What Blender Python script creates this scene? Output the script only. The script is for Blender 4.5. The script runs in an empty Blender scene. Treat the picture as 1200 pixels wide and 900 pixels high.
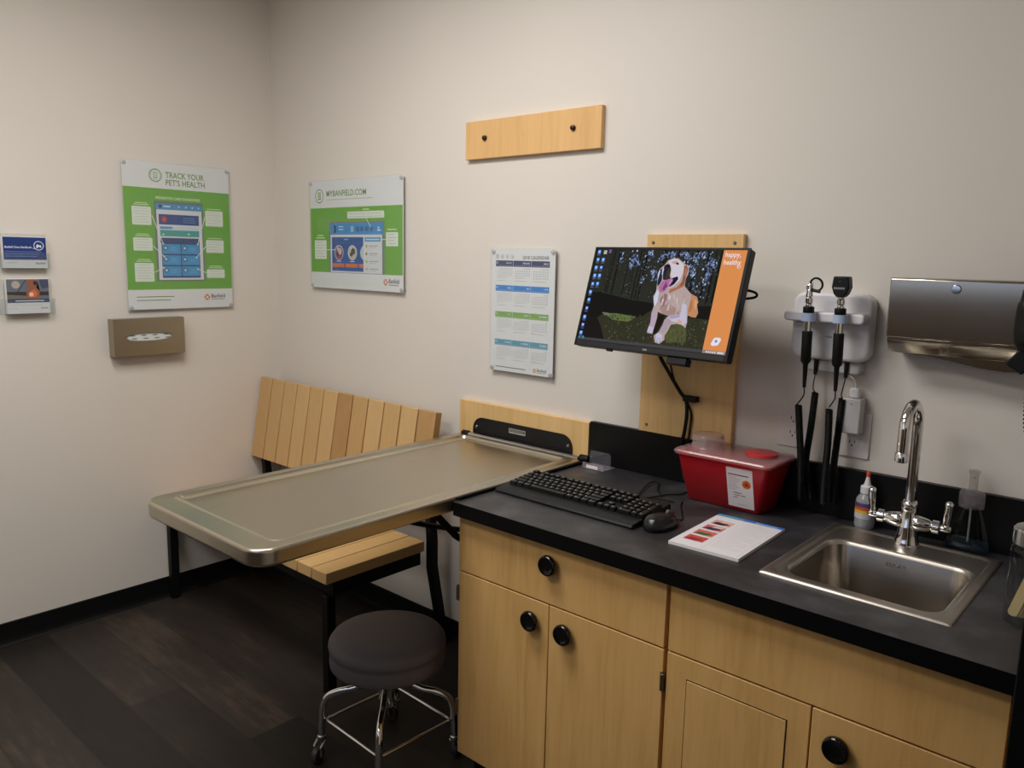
import bpy, bmesh, math, random
from mathutils import Vector, Matrix, Euler
PI = math.pi
S = bpy.context.scene
COL = S.collection

# ------------------------------------------------------------------ materials
def lin(c):
    c = c / 255.0
    return c / 12.92 if c <= 0.04045 else ((c + 0.055) / 1.055) ** 2.4
def rgb(c):
    return (lin(c[0]), lin(c[1]), lin(c[2]), 1.0)
MATS = {}
def newmat(name):
    m = bpy.data.materials.new(name); m.use_nodes = True
    nt = m.node_tree; b = nt.nodes['Principled BSDF']
    return m, nt, b
def mat(name, c, rough=.5, metal=0.0, spec=.5, coat=0.0, **k):
    if name in MATS: return MATS[name]
    m, nt, b = newmat(name)
    b.inputs['Base Color'].default_value = rgb(c)
    b.inputs['Roughness'].default_value = rough
    b.inputs['Metallic'].default_value = metal
    b.inputs['Specular IOR Level'].default_value = spec
    b.inputs['Coat Weight'].default_value = coat
    for a, v in k.items(): b.inputs[a.replace('_', ' ')].default_value = v
    MATS[name] = m
    return m
def emit(name, c, s=1.0):
    if name in MATS: return MATS[name]
    m = bpy.data.materials.new(name); m.use_nodes = True; nt = m.node_tree; nt.nodes.clear()
    e = nt.nodes.new('ShaderNodeEmission'); e.inputs[0].default_value = rgb(c); e.inputs[1].default_value = s
    o = nt.nodes.new('ShaderNodeOutputMaterial'); nt.links.new(e.outputs[0], o.inputs[0]); MATS[name] = m
    return m
def coords(nt, scale=(1, 1, 1), rot=(0, 0, 0)):
    t = nt.nodes.new('ShaderNodeTexCoord'); mp = nt.nodes.new('ShaderNodeMapping')
    mp.inputs['Scale'].default_value = scale; mp.inputs['Rotation'].default_value = rot
    nt.links.new(t.outputs['Object'], mp.inputs[0]); return mp.outputs[0]
def noise(nt, vec, scale, detail=4, rough=.5):
    n = nt.nodes.new('ShaderNodeTexNoise'); n.inputs['Scale'].default_value = scale
    n.inputs['Detail'].default_value = detail; n.inputs['Roughness'].default_value = rough
    nt.links.new(vec, n.inputs['Vector']); return n.outputs['Fac']
def ramp(nt, fac, stops):
    r = nt.nodes.new('ShaderNodeValToRGB'); el = r.color_ramp.elements
    el[0].position, el[0].color = stops[0][0], rgb(stops[0][1])
    el[1].position, el[1].color = stops[-1][0], rgb(stops[-1][1])
    for p, c in stops[1:-1]:
        e = el.new(p); e.color = rgb(c)
    nt.links.new(fac, r.inputs[0]); return r.outputs[0]
def bump(nt, b, fac, strength, dist=.001):
    n = nt.nodes.new('ShaderNodeBump'); n.inputs['Strength'].default_value = strength
    n.inputs['Distance'].default_value = dist
    nt.links.new(fac, n.inputs['Height']); nt.links.new(n.outputs[0], b.inputs['Normal'])
def wallmat():
    m, nt, b = newmat('wall_paint'); v = coords(nt)
    nt.links.new(ramp(nt, noise(nt, v, 1.3, 3), [(.3, (219, 212, 203)), (.7, (223, 216, 207))]), b.inputs['Base Color'])
    b.inputs['Roughness'].default_value = .62; b.inputs['Specular IOR Level'].default_value = .3
    bump(nt, b, noise(nt, v, 140, 3), .12, .001); return m
def maple(name, base, vertical='z', s=1.0):
    m, nt, b = newmat(name)
    sc = {'z': (38, 38, 3), 'x': (3, 38, 38), 'y': (38, 3, 38)}[vertical]
    v = coords(nt, sc); v2 = coords(nt, tuple(k * .22 for k in sc))
    n1 = noise(nt, v, 1.6, 6, .6); n2 = noise(nt, v2, 1.2, 3)
    mx = nt.nodes.new('ShaderNodeMath'); mx.operation = 'MULTIPLY_ADD'; mx.inputs[1].default_value = .55
    nt.links.new(n1, mx.inputs[0]); k = nt.nodes.new('ShaderNodeMath'); k.operation = 'MULTIPLY'; k.inputs[1].default_value = .45
    nt.links.new(n2, k.inputs[0]); nt.links.new(k.outputs[0], mx.inputs[2])
    d = tuple(max(0, c - 17 * s) for c in base); l = tuple(min(255, c + 9 * s) for c in base)
    nt.links.new(ramp(nt, mx.outputs[0], [(.32, d), (.5, base), (.68, l)]), b.inputs['Base Color'])
    b.inputs['Roughness'].default_value = .42; b.inputs['Specular IOR Level'].default_value = .4
    return m
def slatwood():
    # every slat gets its own tone: the tone is stored per face in the mesh attribute "tone"
    m, nt, b = newmat('bench_maple')
    v = coords(nt, (60, 60, 6)); n1 = noise(nt, v, 1.2, 6, .6)
    a = nt.nodes.new('ShaderNodeAttribute'); a.attribute_name = 'tone'
    mx = nt.nodes.new('ShaderNodeMath'); mx.operation = 'MULTIPLY_ADD'; mx.inputs[1].default_value = .35
    nt.links.new(n1, mx.inputs[0]); nt.links.new(a.outputs['Fac'], mx.inputs[2])
    nt.links.new(ramp(nt, mx.outputs[0], [(.1, (172, 130, 80)), (.45, (194, 156, 102)), (.9, (212, 177, 124))]), b.inputs['Base Color'])
    b.inputs['Roughness'].default_value = .4; return m
def brushed(name, c, rough, axis='x', amt=.12, strength=.05):
    m, nt, b = newmat(name)
    sc = {'x': (2, 160, 160), 'y': (160, 2, 160), 'z': (160, 160, 2)}[axis]
    v = coords(nt, sc); n = noise(nt, v, 3, 3)
    b.inputs['Base Color'].default_value = rgb(c); b.inputs['Metallic'].default_value = 1.0
    mr = nt.nodes.new('ShaderNodeMapRange'); mr.inputs['To Min'].default_value = rough - amt / 2; mr.inputs['To Max'].default_value = rough + amt / 2
    n2 = noise(nt, coords(nt), 5, 3)
    nt.links.new(n2, mr.inputs[0]); nt.links.new(mr.outputs[0], b.inputs['Roughness'])
    bump(nt, b, n, strength, .0004); return m
def countermat():
    m, nt, b = newmat('counter_laminate'); v = coords(nt)
    nt.links.new(ramp(nt, noise(nt, v, 9, 8, .65), [(.32, (34, 33, 35)), (.5, (49, 48, 50)), (.72, (76, 74, 77))]), b.inputs['Base Color'])
    b.inputs['Roughness'].default_value = .42; b.inputs['Specular IOR Level'].default_value = .45; return m
def floormat():
    m, nt, b = newmat('dark_plank_floor'); v = coords(nt)
    br = nt.nodes.new('ShaderNodeTexBrick'); br.offset = .37; br.inputs['Scale'].default_value = 1.0
    br.inputs['Brick Width'].default_value = 1.22; br.inputs['Row Height'].default_value = .18
    br.inputs['Mortar Size'].default_value = .0012; br.inputs['Color1'].default_value = (0, 0, 0, 1); br.inputs['Color2'].default_value = (1, 1, 1, 1)
    br.inputs['Mortar'].default_value = (.0, .0, .0, 1); br.inputs['Bias'].default_value = 0
    nt.links.new(v, br.inputs['Vector'])
    g = noise(nt, coords(nt, (2.2, 16, 1)), 2.2, 8, .65); big = noise(nt, coords(nt, (1, 2.5, 1)), 2.0, 4, .6)
    bw = nt.nodes.new('ShaderNodeRGBToBW'); nt.links.new(br.outputs['Color'], bw.inputs[0])
    def ma(a, k, cst):
        n = nt.nodes.new('ShaderNodeMath'); n.operation = 'MULTIPLY_ADD'; nt.links.new(a, n.inputs[0]); n.inputs[1].default_value = k
        if isinstance(cst, float): n.inputs[2].default_value = cst
        else: nt.links.new(cst, n.inputs[2])
        return n.outputs[0]
    f = ma(bw.outputs[0], .30, ma(g, .45, ma(big, .42, -.08)))
    nt.links.new(ramp(nt, f, [(.2, (26, 23, 21)), (.45, (38, 33, 30)), (.62, (50, 43, 37)), (.8, (80, 66, 55))]), b.inputs['Base Color'])
    b.inputs['Roughness'].default_value = .5; b.inputs['Specular IOR Level'].default_value = .35
    bump(nt, b, g, .15, .001); return m
def clearmat(name, tint=(255, 255, 255), gloss=.06, alpha=.0, body=(230, 230, 235)):
    """thin clear plastic: transparent with a Fresnel reflection and a little haze"""
    m = bpy.data.materials.new(name); m.use_nodes = True; nt = m.node_tree; nt.nodes.clear()
    t = nt.nodes.new('ShaderNodeBsdfTransparent'); t.inputs[0].default_value = rgb(tint)
    g = nt.nodes.new('ShaderNodeBsdfGlossy'); g.inputs['Roughness'].default_value = gloss
    d = nt.nodes.new('ShaderNodeBsdfDiffuse'); d.inputs[0].default_value = rgb(body)
    fr = nt.nodes.new('ShaderNodeFresnel'); fr.inputs[0].default_value = 1.45
    m1 = nt.nodes.new('ShaderNodeMixShader'); m1.inputs[0].default_value = alpha
    nt.links.new(t.outputs[0], m1.inputs[1]); nt.links.new(d.outputs[0], m1.inputs[2])
    m2 = nt.nodes.new('ShaderNodeMixShader'); ge = nt.nodes.new('ShaderNodeNewGeometry')
    iv = nt.nodes.new('ShaderNodeMath'); iv.operation = 'SUBTRACT'; iv.inputs[0].default_value = 1.0; nt.links.new(ge.outputs['Backfacing'], iv.inputs[1])
    mu = nt.nodes.new('ShaderNodeMath'); mu.operation = 'MULTIPLY'; nt.links.new(iv.outputs[0], mu.inputs[0]); nt.links.new(fr.outputs[0], mu.inputs[1])
    nt.links.new(mu.outputs[0], m2.inputs[0])
    nt.links.new(m1.outputs[0], m2.inputs[1]); nt.links.new(g.outputs[0], m2.inputs[2])
    o = nt.nodes.new('ShaderNodeOutputMaterial'); nt.links.new(m2.outputs[0], o.inputs[0]); return m

M_WALL = wallmat(); M_FLOOR = floormat(); M_COUNTER = countermat()
M_CEIL = mat('ceiling_white', (225, 222, 214), .8)
M_BASE = mat('black_rubber_base', (12, 12, 13), .5, spec=.25)
M_MAPLE = maple('maple_laminate', (222, 183, 124)); M_MAPLEX = maple('maple_laminate_horizontal', (226, 181, 122), 'z', .7)
M_CAB = maple('cabinet_maple', (209, 165, 102))
M_SLAT = slatwood()
M_BLACKLAM = mat('black_laminate_edge', (7, 7, 8), .4, spec=.22)
M_STEEL = brushed('brushed_steel_table', (196, 187, 168), .30, 'x')
M_SINK = brushed('brushed_steel_sink', (186, 178, 168), .38, 'x'); M_BOWL = brushed('shaded_steel_bowl', (172, 164, 154), .22, 'x', .1, .03)  # bowl: same sink steel, smoother, its colour darkened for shade inside
M_DISP = brushed('brushed_steel_dispenser', (176, 168, 154), .12, 'x', .06, .015)
M_TISS = brushed('brushed_steel_cover', (170, 158, 136), .35, 'z', .1)
M_CHROME = mat('chrome', (225, 225, 225), .07, 1.0)
M_CHROMED = mat('chrome_dull', (190, 190, 188), .2, 1.0)
M_BLKMET = mat('black_powder_coat', (10, 10, 11), .5, spec=.25)
M_BLKPL = mat('black_plastic', (10, 10, 11), .45, spec=.3)
M_KEY = mat('key_black', (12, 12, 13), .38, spec=.35)
M_BLKGLOSS = mat('black_gloss_knob', (6, 6, 7), .08, spec=.6)
M_RUBBER = mat('black_rubber', (8, 8, 8), .55, spec=.25)
M_VINYL = mat('grey_vinyl', (106, 103, 107), .55, spec=.3)
M_WHITEPL = mat('white_plastic', (226, 224, 226), .35)
M_GREYPL = mat('grey_plastic', (196, 194, 194), .4)
M_OUTLET = mat('outlet_white', (222, 216, 212), .35)
M_DARK = mat('dark_slot', (20, 18, 18), .6)
M_RED = mat('red_bin_plastic', (176, 18, 30), .32, Subsurface_Weight=.0, spec=.5)
M_REDCAP = mat('red_cap_plastic', (214, 60, 62), .35)
M_ORANGE = mat('orange_tip', (226, 82, 48), .4)
M_PAPER = mat('paper_white', (236, 232, 230), .6)
M_STICK = mat('birch_stick', (232, 200, 148), .55)
M_CLEAR = clearmat('clear_acrylic', (250, 252, 252), .05, .03)
M_CLEARH = clearmat('clear_plastic_hazy', (242, 238, 242), .12, .14, (235, 225, 230))
M_GLASS = clearmat('jar_glass', (238, 242, 240), .03, .0)
M_FROST = clearmat('frosted_plastic', (225, 228, 230), .2, .42, (225, 225, 228))
M_BLUEW = clearmat('blue_liquid', (196, 212, 228), .04, .03, (150, 190, 225))
M_SCREW = mat('screw_metal', (150, 145, 135), .3, 1.0)
M_BROWNPEG = mat('dark_bronze_peg', (48, 36, 28), .3, .6)

# ------------------------------------------------------------------ object helpers
def tag(o, label=None, cat=None, group=None, kind=None):
    if label: o['label'] = label
    if cat: o['category'] = cat
    if group: o['group'] = group
    if kind: o['kind'] = kind
    return o
def thing(name, label, cat, loc=(0, 0, 0), rot=(0, 0, 0), group=None):
    o = bpy.data.objects.new(name, None); COL.objects.link(o); o.empty_display_size = .05
    o.location = loc; o.rotation_euler = rot
    return tag(o, label, cat, group)
def wmat(o):
    m = Matrix.Translation(o.location) @ o.rotation_euler.to_matrix().to_4x4()
    return (wmat(o.parent) @ m) if o.parent else m
def obj(name, bm, mats, parent=None, smooth=False, bevel=0, local=False, seg=2, sub=0, angle=35):
    """link a bmesh as one object; coordinates are world ones unless local=True"""
    if parent is not None and not local:
        bm.transform(wmat(parent).inverted())
    bmesh.ops.recalc_face_normals(bm, faces=bm.faces)
    me = bpy.data.meshes.new(name); bm.to_mesh(me); bm.free()
    if not isinstance(mats, (list, tuple)): mats = [mats]
    for m in mats: me.materials.append(m)
    o = bpy.data.objects.new(name, me); COL.objects.link(o)
    if parent is not None: o.parent = parent
    if bevel:
        md = o.modifiers.new('bevel', 'BEVEL'); md.width = bevel; md.segments = seg; md.limit_method = 'ANGLE'; md.angle_limit = math.radians(40)
    if sub:
        md = o.modifiers.new('subd', 'SUBSURF'); md.levels = sub; md.render_levels = sub
    if smooth or bevel:
        for p in me.polygons: p.use_smooth = True
        me.set_sharp_from_angle(angle=math.radians(angle))
    return o
def NB(): return bmesh.new()
def box(bm, x0, x1, y0, y1, z0, z1, mi=0, M=None):
    v = [bm.verts.new((x, y, z)) for x in (x0, x1) for y in (y0, y1) for z in (z0, z1)]
    if M:
        for k in v: k.co = M @ k.co
    fs = []
    for q in [(0, 1, 3, 2), (4, 6, 7, 5), (0, 4, 5, 1), (2, 3, 7, 6), (0, 2, 6, 4), (1, 5, 7, 3)]:
        f = bm.faces.new([v[i] for i in q]); f.material_index = mi; fs.append(f)
    return fs
def prism(bm, poly, h0, h1, axis='z', mi=0, M=None):
    """polygon [(a,b)] extruded along axis from h0 to h1"""
    def P(a, b, h): return {'z': (a, b, h), 'y': (a, h, b), 'x': (h, a, b)}[axis]
    lo = [bm.verts.new(P(a, b, h0)) for a, b in poly]; hi = [bm.verts.new(P(a, b, h1)) for a, b in poly]
    if M:
        for k in lo + hi: k.co = M @ k.co
    n = len(poly); fs = [bm.faces.new(lo[::-1]), bm.faces.new(hi)]
    for i in range(n): fs.append(bm.faces.new([lo[i], lo[(i + 1) % n], hi[(i + 1) % n], hi[i]]))
    for f in fs: f.material_index = mi
    return fs
def frame_of(d):
    d = Vector(d).normalized(); a = Vector((0, 0, 1)) if abs(d.z) < .9 else Vector((1, 0, 0))
    u = d.cross(a).normalized(); return u, d.cross(u).normalized()
def ring(bm, c, u, v, r, n, ry=None):
    ry = r if ry is None else ry
    return [bm.verts.new(Vector(c) + u * (r * math.cos(2 * PI * i / n)) + v * (ry * math.sin(2 * PI * i / n))) for i in range(n)]
def bridge(bm, a, b, mi=0):
    n = len(a)
    for i in range(n):
        f = bm.faces.new([a[i], a[(i + 1) % n], b[(i + 1) % n], b[i]]); f.material_index = mi
def cyl(bm, p, q, r0, r1=None, n=24, mi=0, cap=True):
    r1 = r0 if r1 is None else r1; p = Vector(p); q = Vector(q); u, v = frame_of(q - p)
    a = ring(bm, p, u, v, r0, n); b = ring(bm, q, u, v, r1, n); bridge(bm, a, b, mi)
    if cap:
        f = bm.faces.new(a[::-1]); f.material_index = mi; f = bm.faces.new(b); f.material_index = mi
def lathe(bm, prof, c=(0, 0, 0), d=(0, 0, 1), n=32, mi=0, ry=1.0, closed=False, u=None):
    """prof: [(radius, height)] revolved about direction d through c"""
    c = Vector(c); d = Vector(d).normalized()
    if u is None: u, v = frame_of(d)
    else: u = Vector(u); v = d.cross(u)
    prev = first = None
    for r, h in prof:
        cc = c + d * h
        cur = [bm.verts.new(cc)] if r < 1e-6 else ring(bm, cc, u, v, r, n, r * ry)
        if prev is not None:
            if len(prev) == 1 and len(cur) == 1: pass
            elif len(prev) == 1:
                for i in range(n): bm.faces.new([prev[0], cur[i], cur[(i + 1) % n]]).material_index = mi
            elif len(cur) == 1:
                for i in range(n): bm.faces.new([prev[i], prev[(i + 1) % n], cur[0]]).material_index = mi
            else: bridge(bm, prev, cur, mi)
        else: first = cur
        prev = cur
    if closed: bridge(bm, prev, first, mi)
def spline(pts, k=6):
    P = [Vector(p) for p in pts]; P = [P[0] * 2 - P[1]] + P + [P[-1] * 2 - P[-2]]; out = []
    for i in range(1, len(P) - 2):
        for j in range(k):
            t = j / k; a, b, c, d = P[i - 1], P[i], P[i + 1], P[i + 2]
            out.append(.5 * ((2 * b) + (c - a) * t + (2 * a - 5 * b + 4 * c - d) * t * t + (3 * b - a - 3 * c + d) * t ** 3))
    out.append(P[-2]); return out
def tube(bm, pts, r, n=10, mi=0, cap=True, closed=False, flat=1.0):
    pts = [Vector(p) for p in pts]; R = r if isinstance(r, (list, tuple)) else [r] * len(pts)
    u = None; rings = []; m = len(pts)
    for i, p in enumerate(pts):
        if closed: t = pts[(i + 1) % m] - pts[i - 1]
        else: t = pts[min(i + 1, m - 1)] - pts[max(i - 1, 0)]
        t.normalize()
        if u is None: u, v = frame_of(t)
        else:
            u = (u - t * u.dot(t)).normalized(); v = t.cross(u)
        rings.append(ring(bm, p, u, v, R[i], n, R[i] * flat))
    for a, b in zip(rings, rings[1:]): bridge(bm, a, b, mi)
    if closed: bridge(bm, rings[-1], rings[0], mi)
    elif cap:
        f = bm.faces.new(rings[0][::-1]); f.material_index = mi; f = bm.faces.new(rings[-1]); f.material_index = mi
def rrect(x0, x1, y0, y1, r, n=6, corners=(1, 1, 1, 1)):
    """rounded rectangle, corners in order (x0,y0),(x1,y0),(x1,y1),(x0,y1)"""
    out = []
    for (cx, cy, a0, on, px, py) in [(x0 + r, y0 + r, PI, corners[0], x0, y0), (x1 - r, y0 + r, 1.5 * PI, corners[1], x1, y0),
                                     (x1 - r, y1 - r, 0, corners[2], x1, y1), (x0 + r, y1 - r, .5 * PI, corners[3], x0, y1)]:
        for i in range(n + 1):
            a = a0 + i / n * PI / 2
            out.append((cx + r * math.cos(a), cy + r * math.sin(a)) if on else (px, py) if False else
                       ((cx + r * math.cos(a), cy + r * math.sin(a)) if on else (px + (cx - px) * .02 * (1 if i else 1), py + (cy - py) * .02 * (i / n + .1))))
    return out
def helix(path, R, r_unused, turns):
    """points of a coil round a path"""
    P = spline(path, 10); L = [0]
    for a, b in zip(P, P[1:]): L.append(L[-1] + (b - a).length)
    N = int(turns * 10); out = []; u = None; j = 0
    for i in range(N + 1):
        s = L[-1] * i / N
        while j < len(L) - 2 and L[j + 1] < s: j += 1
        t = (s - L[j]) / max(1e-9, L[j + 1] - L[j]); p = P[j].lerp(P[j + 1], t); d = (P[j + 1] - P[j]).normalized()
        if u is None: u, _ = frame_of(d)
        u = (u - d * u.dot(d)).normalized(); v = d.cross(u); a = 2 * PI * turns * i / N
        out.append(p + u * R * math.cos(a) + v * R * math.sin(a))
    return out

# ------------------------------------------------------------------ flat prints (posters, labels, screens)
_text = {}
def textmesh(s):
    if s in _text: return _text[s]
    cu = bpy.data.curves.new('t', 'FONT'); cu.body = s; cu.resolution_u = 2; cu.offset = .018
    o = bpy.data.objects.new('t', cu); COL.objects.link(o); bpy.context.view_layer.update()
    me = o.to_mesh(); vs = [(v.co.x, v.co.y) for v in me.vertices]; fs = [tuple(p.vertices) for p in me.polygons]
    o.to_mesh_clear(); bpy.data.objects.remove(o); bpy.data.curves.remove(cu)
    xs = [v[0] for v in vs]; ys = [v[1] for v in vs]
    _text[s] = (vs, fs, min(xs), max(xs), min(ys), max(ys)); return _text[s]
class Print:
    """artwork laid on a plane: origin o, unit directions a (right) and b (up), c (out); millimetres in"""
    def __init__(self, o, a, b, c, glow=None, step=.00012, lift=0.0):
        self.o, self.a, self.b, self.c = Vector(o), Vector(a), Vector(b), Vector(c)
        self.bm = NB(); self.mats = []; self.keys = {}; self.glow = glow; self.step = step; self.lift = lift
    def mi(self, c):
        if c not in self.keys:
            self.keys[c] = len(self.mats)
            if self.glow: self.mats.append(emit('screen_%d_%d_%d_%.2f' % (*c, self.glow), c, self.glow))
            else: self.mats.append(mat('ink_%d_%d_%d' % c, c, .5))
        return self.keys[c]
    def P(self, u, v, l): return self.o + self.a * (u / 1000) + self.b * (v / 1000) + self.c * (self.lift + l * self.step)
    def poly(self, pts, c, l=0):
        vs = [self.bm.verts.new(self.P(u, v, l)) for u, v in pts]
        f = self.bm.faces.new(vs); f.material_index = self.mi(c)
        if len(pts) > 4: bmesh.ops.triangulate(self.bm, faces=[f], ngon_method='EAR_CLIP')
    def rect(self, u0, v0, u1, v1, c, l=0, r=0):
        if r: self.poly(rrect(min(u0, u1), max(u0, u1), min(v0, v1), max(v0, v1), r, 3), c, l)
        else: self.poly([(u0, v0), (u1, v0), (u1, v1), (u0, v1)], c, l)
    def disc(self, u, v, r, c, l=0, n=20, ry=None):
        ry = ry or r
        self.poly([(u + r * math.cos(2 * PI * i / n), v + ry * math.sin(2 * PI * i / n)) for i in range(n)], c, l)
    def ringd(self, u, v, r, w, c, l=0, n=24):
        m = self.mi(c)
        A = [self.bm.verts.new(self.P(u + r * math.cos(2 * PI * i / n), v + r * math.sin(2 * PI * i / n), l)) for i in range(n)]
        B = [self.bm.verts.new(self.P(u + (r - w) * math.cos(2 * PI * i / n), v + (r - w) * math.sin(2 * PI * i / n), l)) for i in range(n)]
        bridge(self.bm, A, B, m)
    def line(self, u0, v0, u1, v1, w, c, l=0):
        d = Vector((u1 - u0, v1 - v0)).normalized() * w / 2; n = (-d.y, d.x)
        self.poly([(u0 + n[0], v0 + n[1]), (u1 + n[0], v1 + n[1]), (u1 - n[0], v1 - n[1]), (u0 - n[0], v0 - n[1])], c, l)
    def text(self, s, u0, v0, u1, v1, c, l=0):
        vs, fs, xa, xb, ya, yb = textmesh(s); m = self.mi(c)
        V = [self.bm.verts.new(self.P(u0 + (x - xa) / (xb - xa) * (u1 - u0), v0 + (y - ya) / (yb - ya) * (v1 - v0), l)) for x, y in vs]
        for f in fs:
            try: self.bm.faces.new([V[i] for i in f]).material_index = m
            except ValueError: pass
    def obj(self, name, parent, **k):
        inv = wmat(parent).inverted(); self.bm.transform(inv)
        bmesh.ops.remove_doubles(self.bm, verts=[], dist=0)
        me = bpy.data.meshes.new(name); self.bm.to_mesh(me); self.bm.free()
        for m in self.mats: me.materials.append(m)
        o = bpy.data.objects.new(name, me); COL.objects.link(o); o.parent = parent; return o

# ------------------------------------------------------------------ room
XR, YF, ZC = 3.95, -3.3, 2.72
def struct(name, bm, m, **k): return tag(obj(name, bm, m, **k), kind='structure')
b = NB(); box(b, -.1, XR + .1, YF - .1, .1, -.1, 0); struct('floor', b, M_FLOOR)
b = NB(); box(b, -.1, XR + .1, YF - .1, .1, ZC, ZC + .1); struct('ceiling', b, M_CEIL)
b = NB(); box(b, 0, XR, 0, .1, 0, ZC); struct('wall_back', b, M_WALL)
b = NB(); box(b, -.1, 0, YF, .1, 0, ZC); struct('wall_left', b, M_WALL)
b = NB(); box(b, XR, XR + .1, YF, .1, 0, ZC); struct('wall_right', b, M_WALL)
b = NB(); box(b, 0, XR, YF - .1, YF, 0, ZC); struct('wall_front', b, M_WALL)
def base(name, poly, a0, a1, axis):
    b = NB(); prism(b, poly, a0, a1, axis); struct(name, b, M_BASE, bevel=.002)
BP = [(0, 0), (.016, 0), (.012, .006), (.008, .014), (.006, .03), (.006, .089), (.003, .0915), (0, .0915)]
base('baseboard_left', [(u, v) for u, v in BP], YF, -.001, 'y')
b = NB(); prism(b, [(-u, v) for u, v in BP], .009, 1.852, 'x'); struct('baseboard_back', b, M_BASE, bevel=.002)

b = NB(); box(b, .6, 3.9, YF + .0005, YF + .02, .0, 1.365); struct('added_trim_1', b, mat('added_dark_panel', (78, 64, 48), .5))  # dark panel added on the unseen wall to darken reflections in the steel
b = NB(); box(b, 1.45, 2.95, YF + .0005, YF + .03, 1.37, 1.41); box(b, 1.45, 2.95, YF + .0005, YF + .03, 2.06, 2.10); box(b, 1.45, 1.49, YF + .0005, YF + .03, 1.41, 2.06); box(b, 2.91, 2.95, YF + .0005, YF + .03, 1.41, 2.06); wf = struct('added_window_1', b, M_CEIL)  # added frame round the glowing panel, out of view
b = NB(); box(b, 1.49, 2.91, YF + .0005, YF + .012, 1.41, 2.06); obj('glow_pane', b, emit('added_cool_glow', (190, 214, 255), 1.3), wf)  # added bluish glow, unseen, for the cool band reflected in the steel
# ceiling lights (above the frame): recessed troffers
def troffer(x, y, lx, ly, watts, label, spread=176):
    t = thing('ceiling_light', label, 'ceiling light', (x, y, ZC))
    b = NB(); w = .03
    box(b, x - lx / 2 - w, x + lx / 2 + w, y - ly / 2 - w, y - ly / 2, ZC - .012, ZC - .0002); box(b, x - lx / 2 - w, x + lx / 2 + w, y + ly / 2, y + ly / 2 + w, ZC - .012, ZC - .0002)
    box(b, x - lx / 2 - w, x - lx / 2, y - ly / 2, y + ly / 2, ZC - .012, ZC - .0002); box(b, x + lx / 2, x + lx / 2 + w, y - ly / 2, y + ly / 2, ZC - .012, ZC - .0002)
    obj('frame', b, M_WHITEPL, t)
    b = NB(); box(b, x - lx / 2, x + lx / 2, y - ly / 2, y + ly / 2, ZC - .006, ZC - .0002); obj('diffuser', b, emit('diffuser_glow', (255, 244, 226), 2.0), t)
    L = bpy.data.lights.new('troffer_lamp', 'AREA'); L.shape = 'RECTANGLE'; L.size = lx - .02; L.size_y = ly - .02; L.energy = watts
    L.color = (1.0, .983, .962); L.spread = math.radians(spread)
    o = bpy.data.objects.new('troffer_lamp', L); COL.objects.link(o); o.location = (0, 0, -.016); o.parent = t
troffer(1.60, -1.22, 1.15, .58, 29, 'recessed rectangular ceiling light above the steel exam table')
troffer(1.60, -2.45, 1.15, .58, 19, 'recessed rectangular ceiling light nearer the front wall with the added window')

# ------------------------------------------------------------------ maple boards on the back wall
t = thing('coat_rail', 'short horizontal maple board with two dark pegs, high on the back wall', 'coat rail', (1.56, 0, 1.85))
b = NB(); box(b, 1.269, 1.855, -.019, -.0005, 1.8495, 1.978); obj('board', b, M_MAPLEX, t, bevel=.0012)
for x in (1.364, 1.748):
    b = NB(); lathe(b, [(0, .011), (.004, .0108), (.0075, .009), (.009, .005), (.009, .001), (.008, 0)], (x, -.019, 1.918), (0, -1, 0), 16)
    obj('peg', b, M_BROWNPEG, t, smooth=True)

t = thing('wall_board', 'wide maple board behind the hinge of the steel table', 'wall board', (1.55, 0, .8))
b = NB(); box(b, 1.253, 1.848, -.019, -.0005, .80, .986); obj('board', b, M_MAPLE, t, bevel=.0012)

t = thing('monitor_board', 'tall vertical maple board behind the monitor', 'wall board', (2.19, 0, .99))
b = NB(); box(b, 2.0374, 2.3442, -.019, -.0005, .9925, 1.5873); obj('board', b, M_MAPLE, t, bevel=.0012)
for x, z in ((2.059, 1.563), (2.319, 1.563), (2.064, 1.015), (2.318, 1.015)):
    b = NB(); lathe(b, [(0, .003), (.003, .0028), (.0048, .0012), (.005, 0)], (x, -.019, z), (0, -1, 0), 14); obj('screw', b, M_SCREW, t, smooth=True)

# ------------------------------------------------------------------ acrylic posters
def standoff(t, p, out):
    b = NB(); lathe(b, [(0, .0225), (.0055, .022), (.0075, .0205), (.0075, .017), (.0045, .016), (.0045, .0)], p, out, 18); obj('standoff', b, M_FROST, t, smooth=True)
GREEN = (112, 176, 44); TXTG = (120, 150, 60); CALL = (238, 240, 226); WHITE = (240, 236, 236); LOGO = (232, 120, 48); GREYT = (120, 116, 118)
def logo(p, u, v, r, w, h, l=3):
    p.disc(u, v, r, LOGO, l, 8); p.disc(u, v, r * .42, WHITE, l + 1, 8)
    for k in range(4):
        a = PI / 4 + k * PI / 2; p.disc(u + r * .75 * math.cos(a), v + r * .75 * math.sin(a), r * .2, WHITE, l + 1, 6)
    p.text('Banfield', u + r * 1.4, v - h * .2, u + r * 1.4 + w, v + h * .75, (88, 84, 88), l)
    p.rect(u + r * 1.4, v - h * .62, u + r * 1.4 + w * .95, v - h * .42, (160, 156, 158), l)
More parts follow.
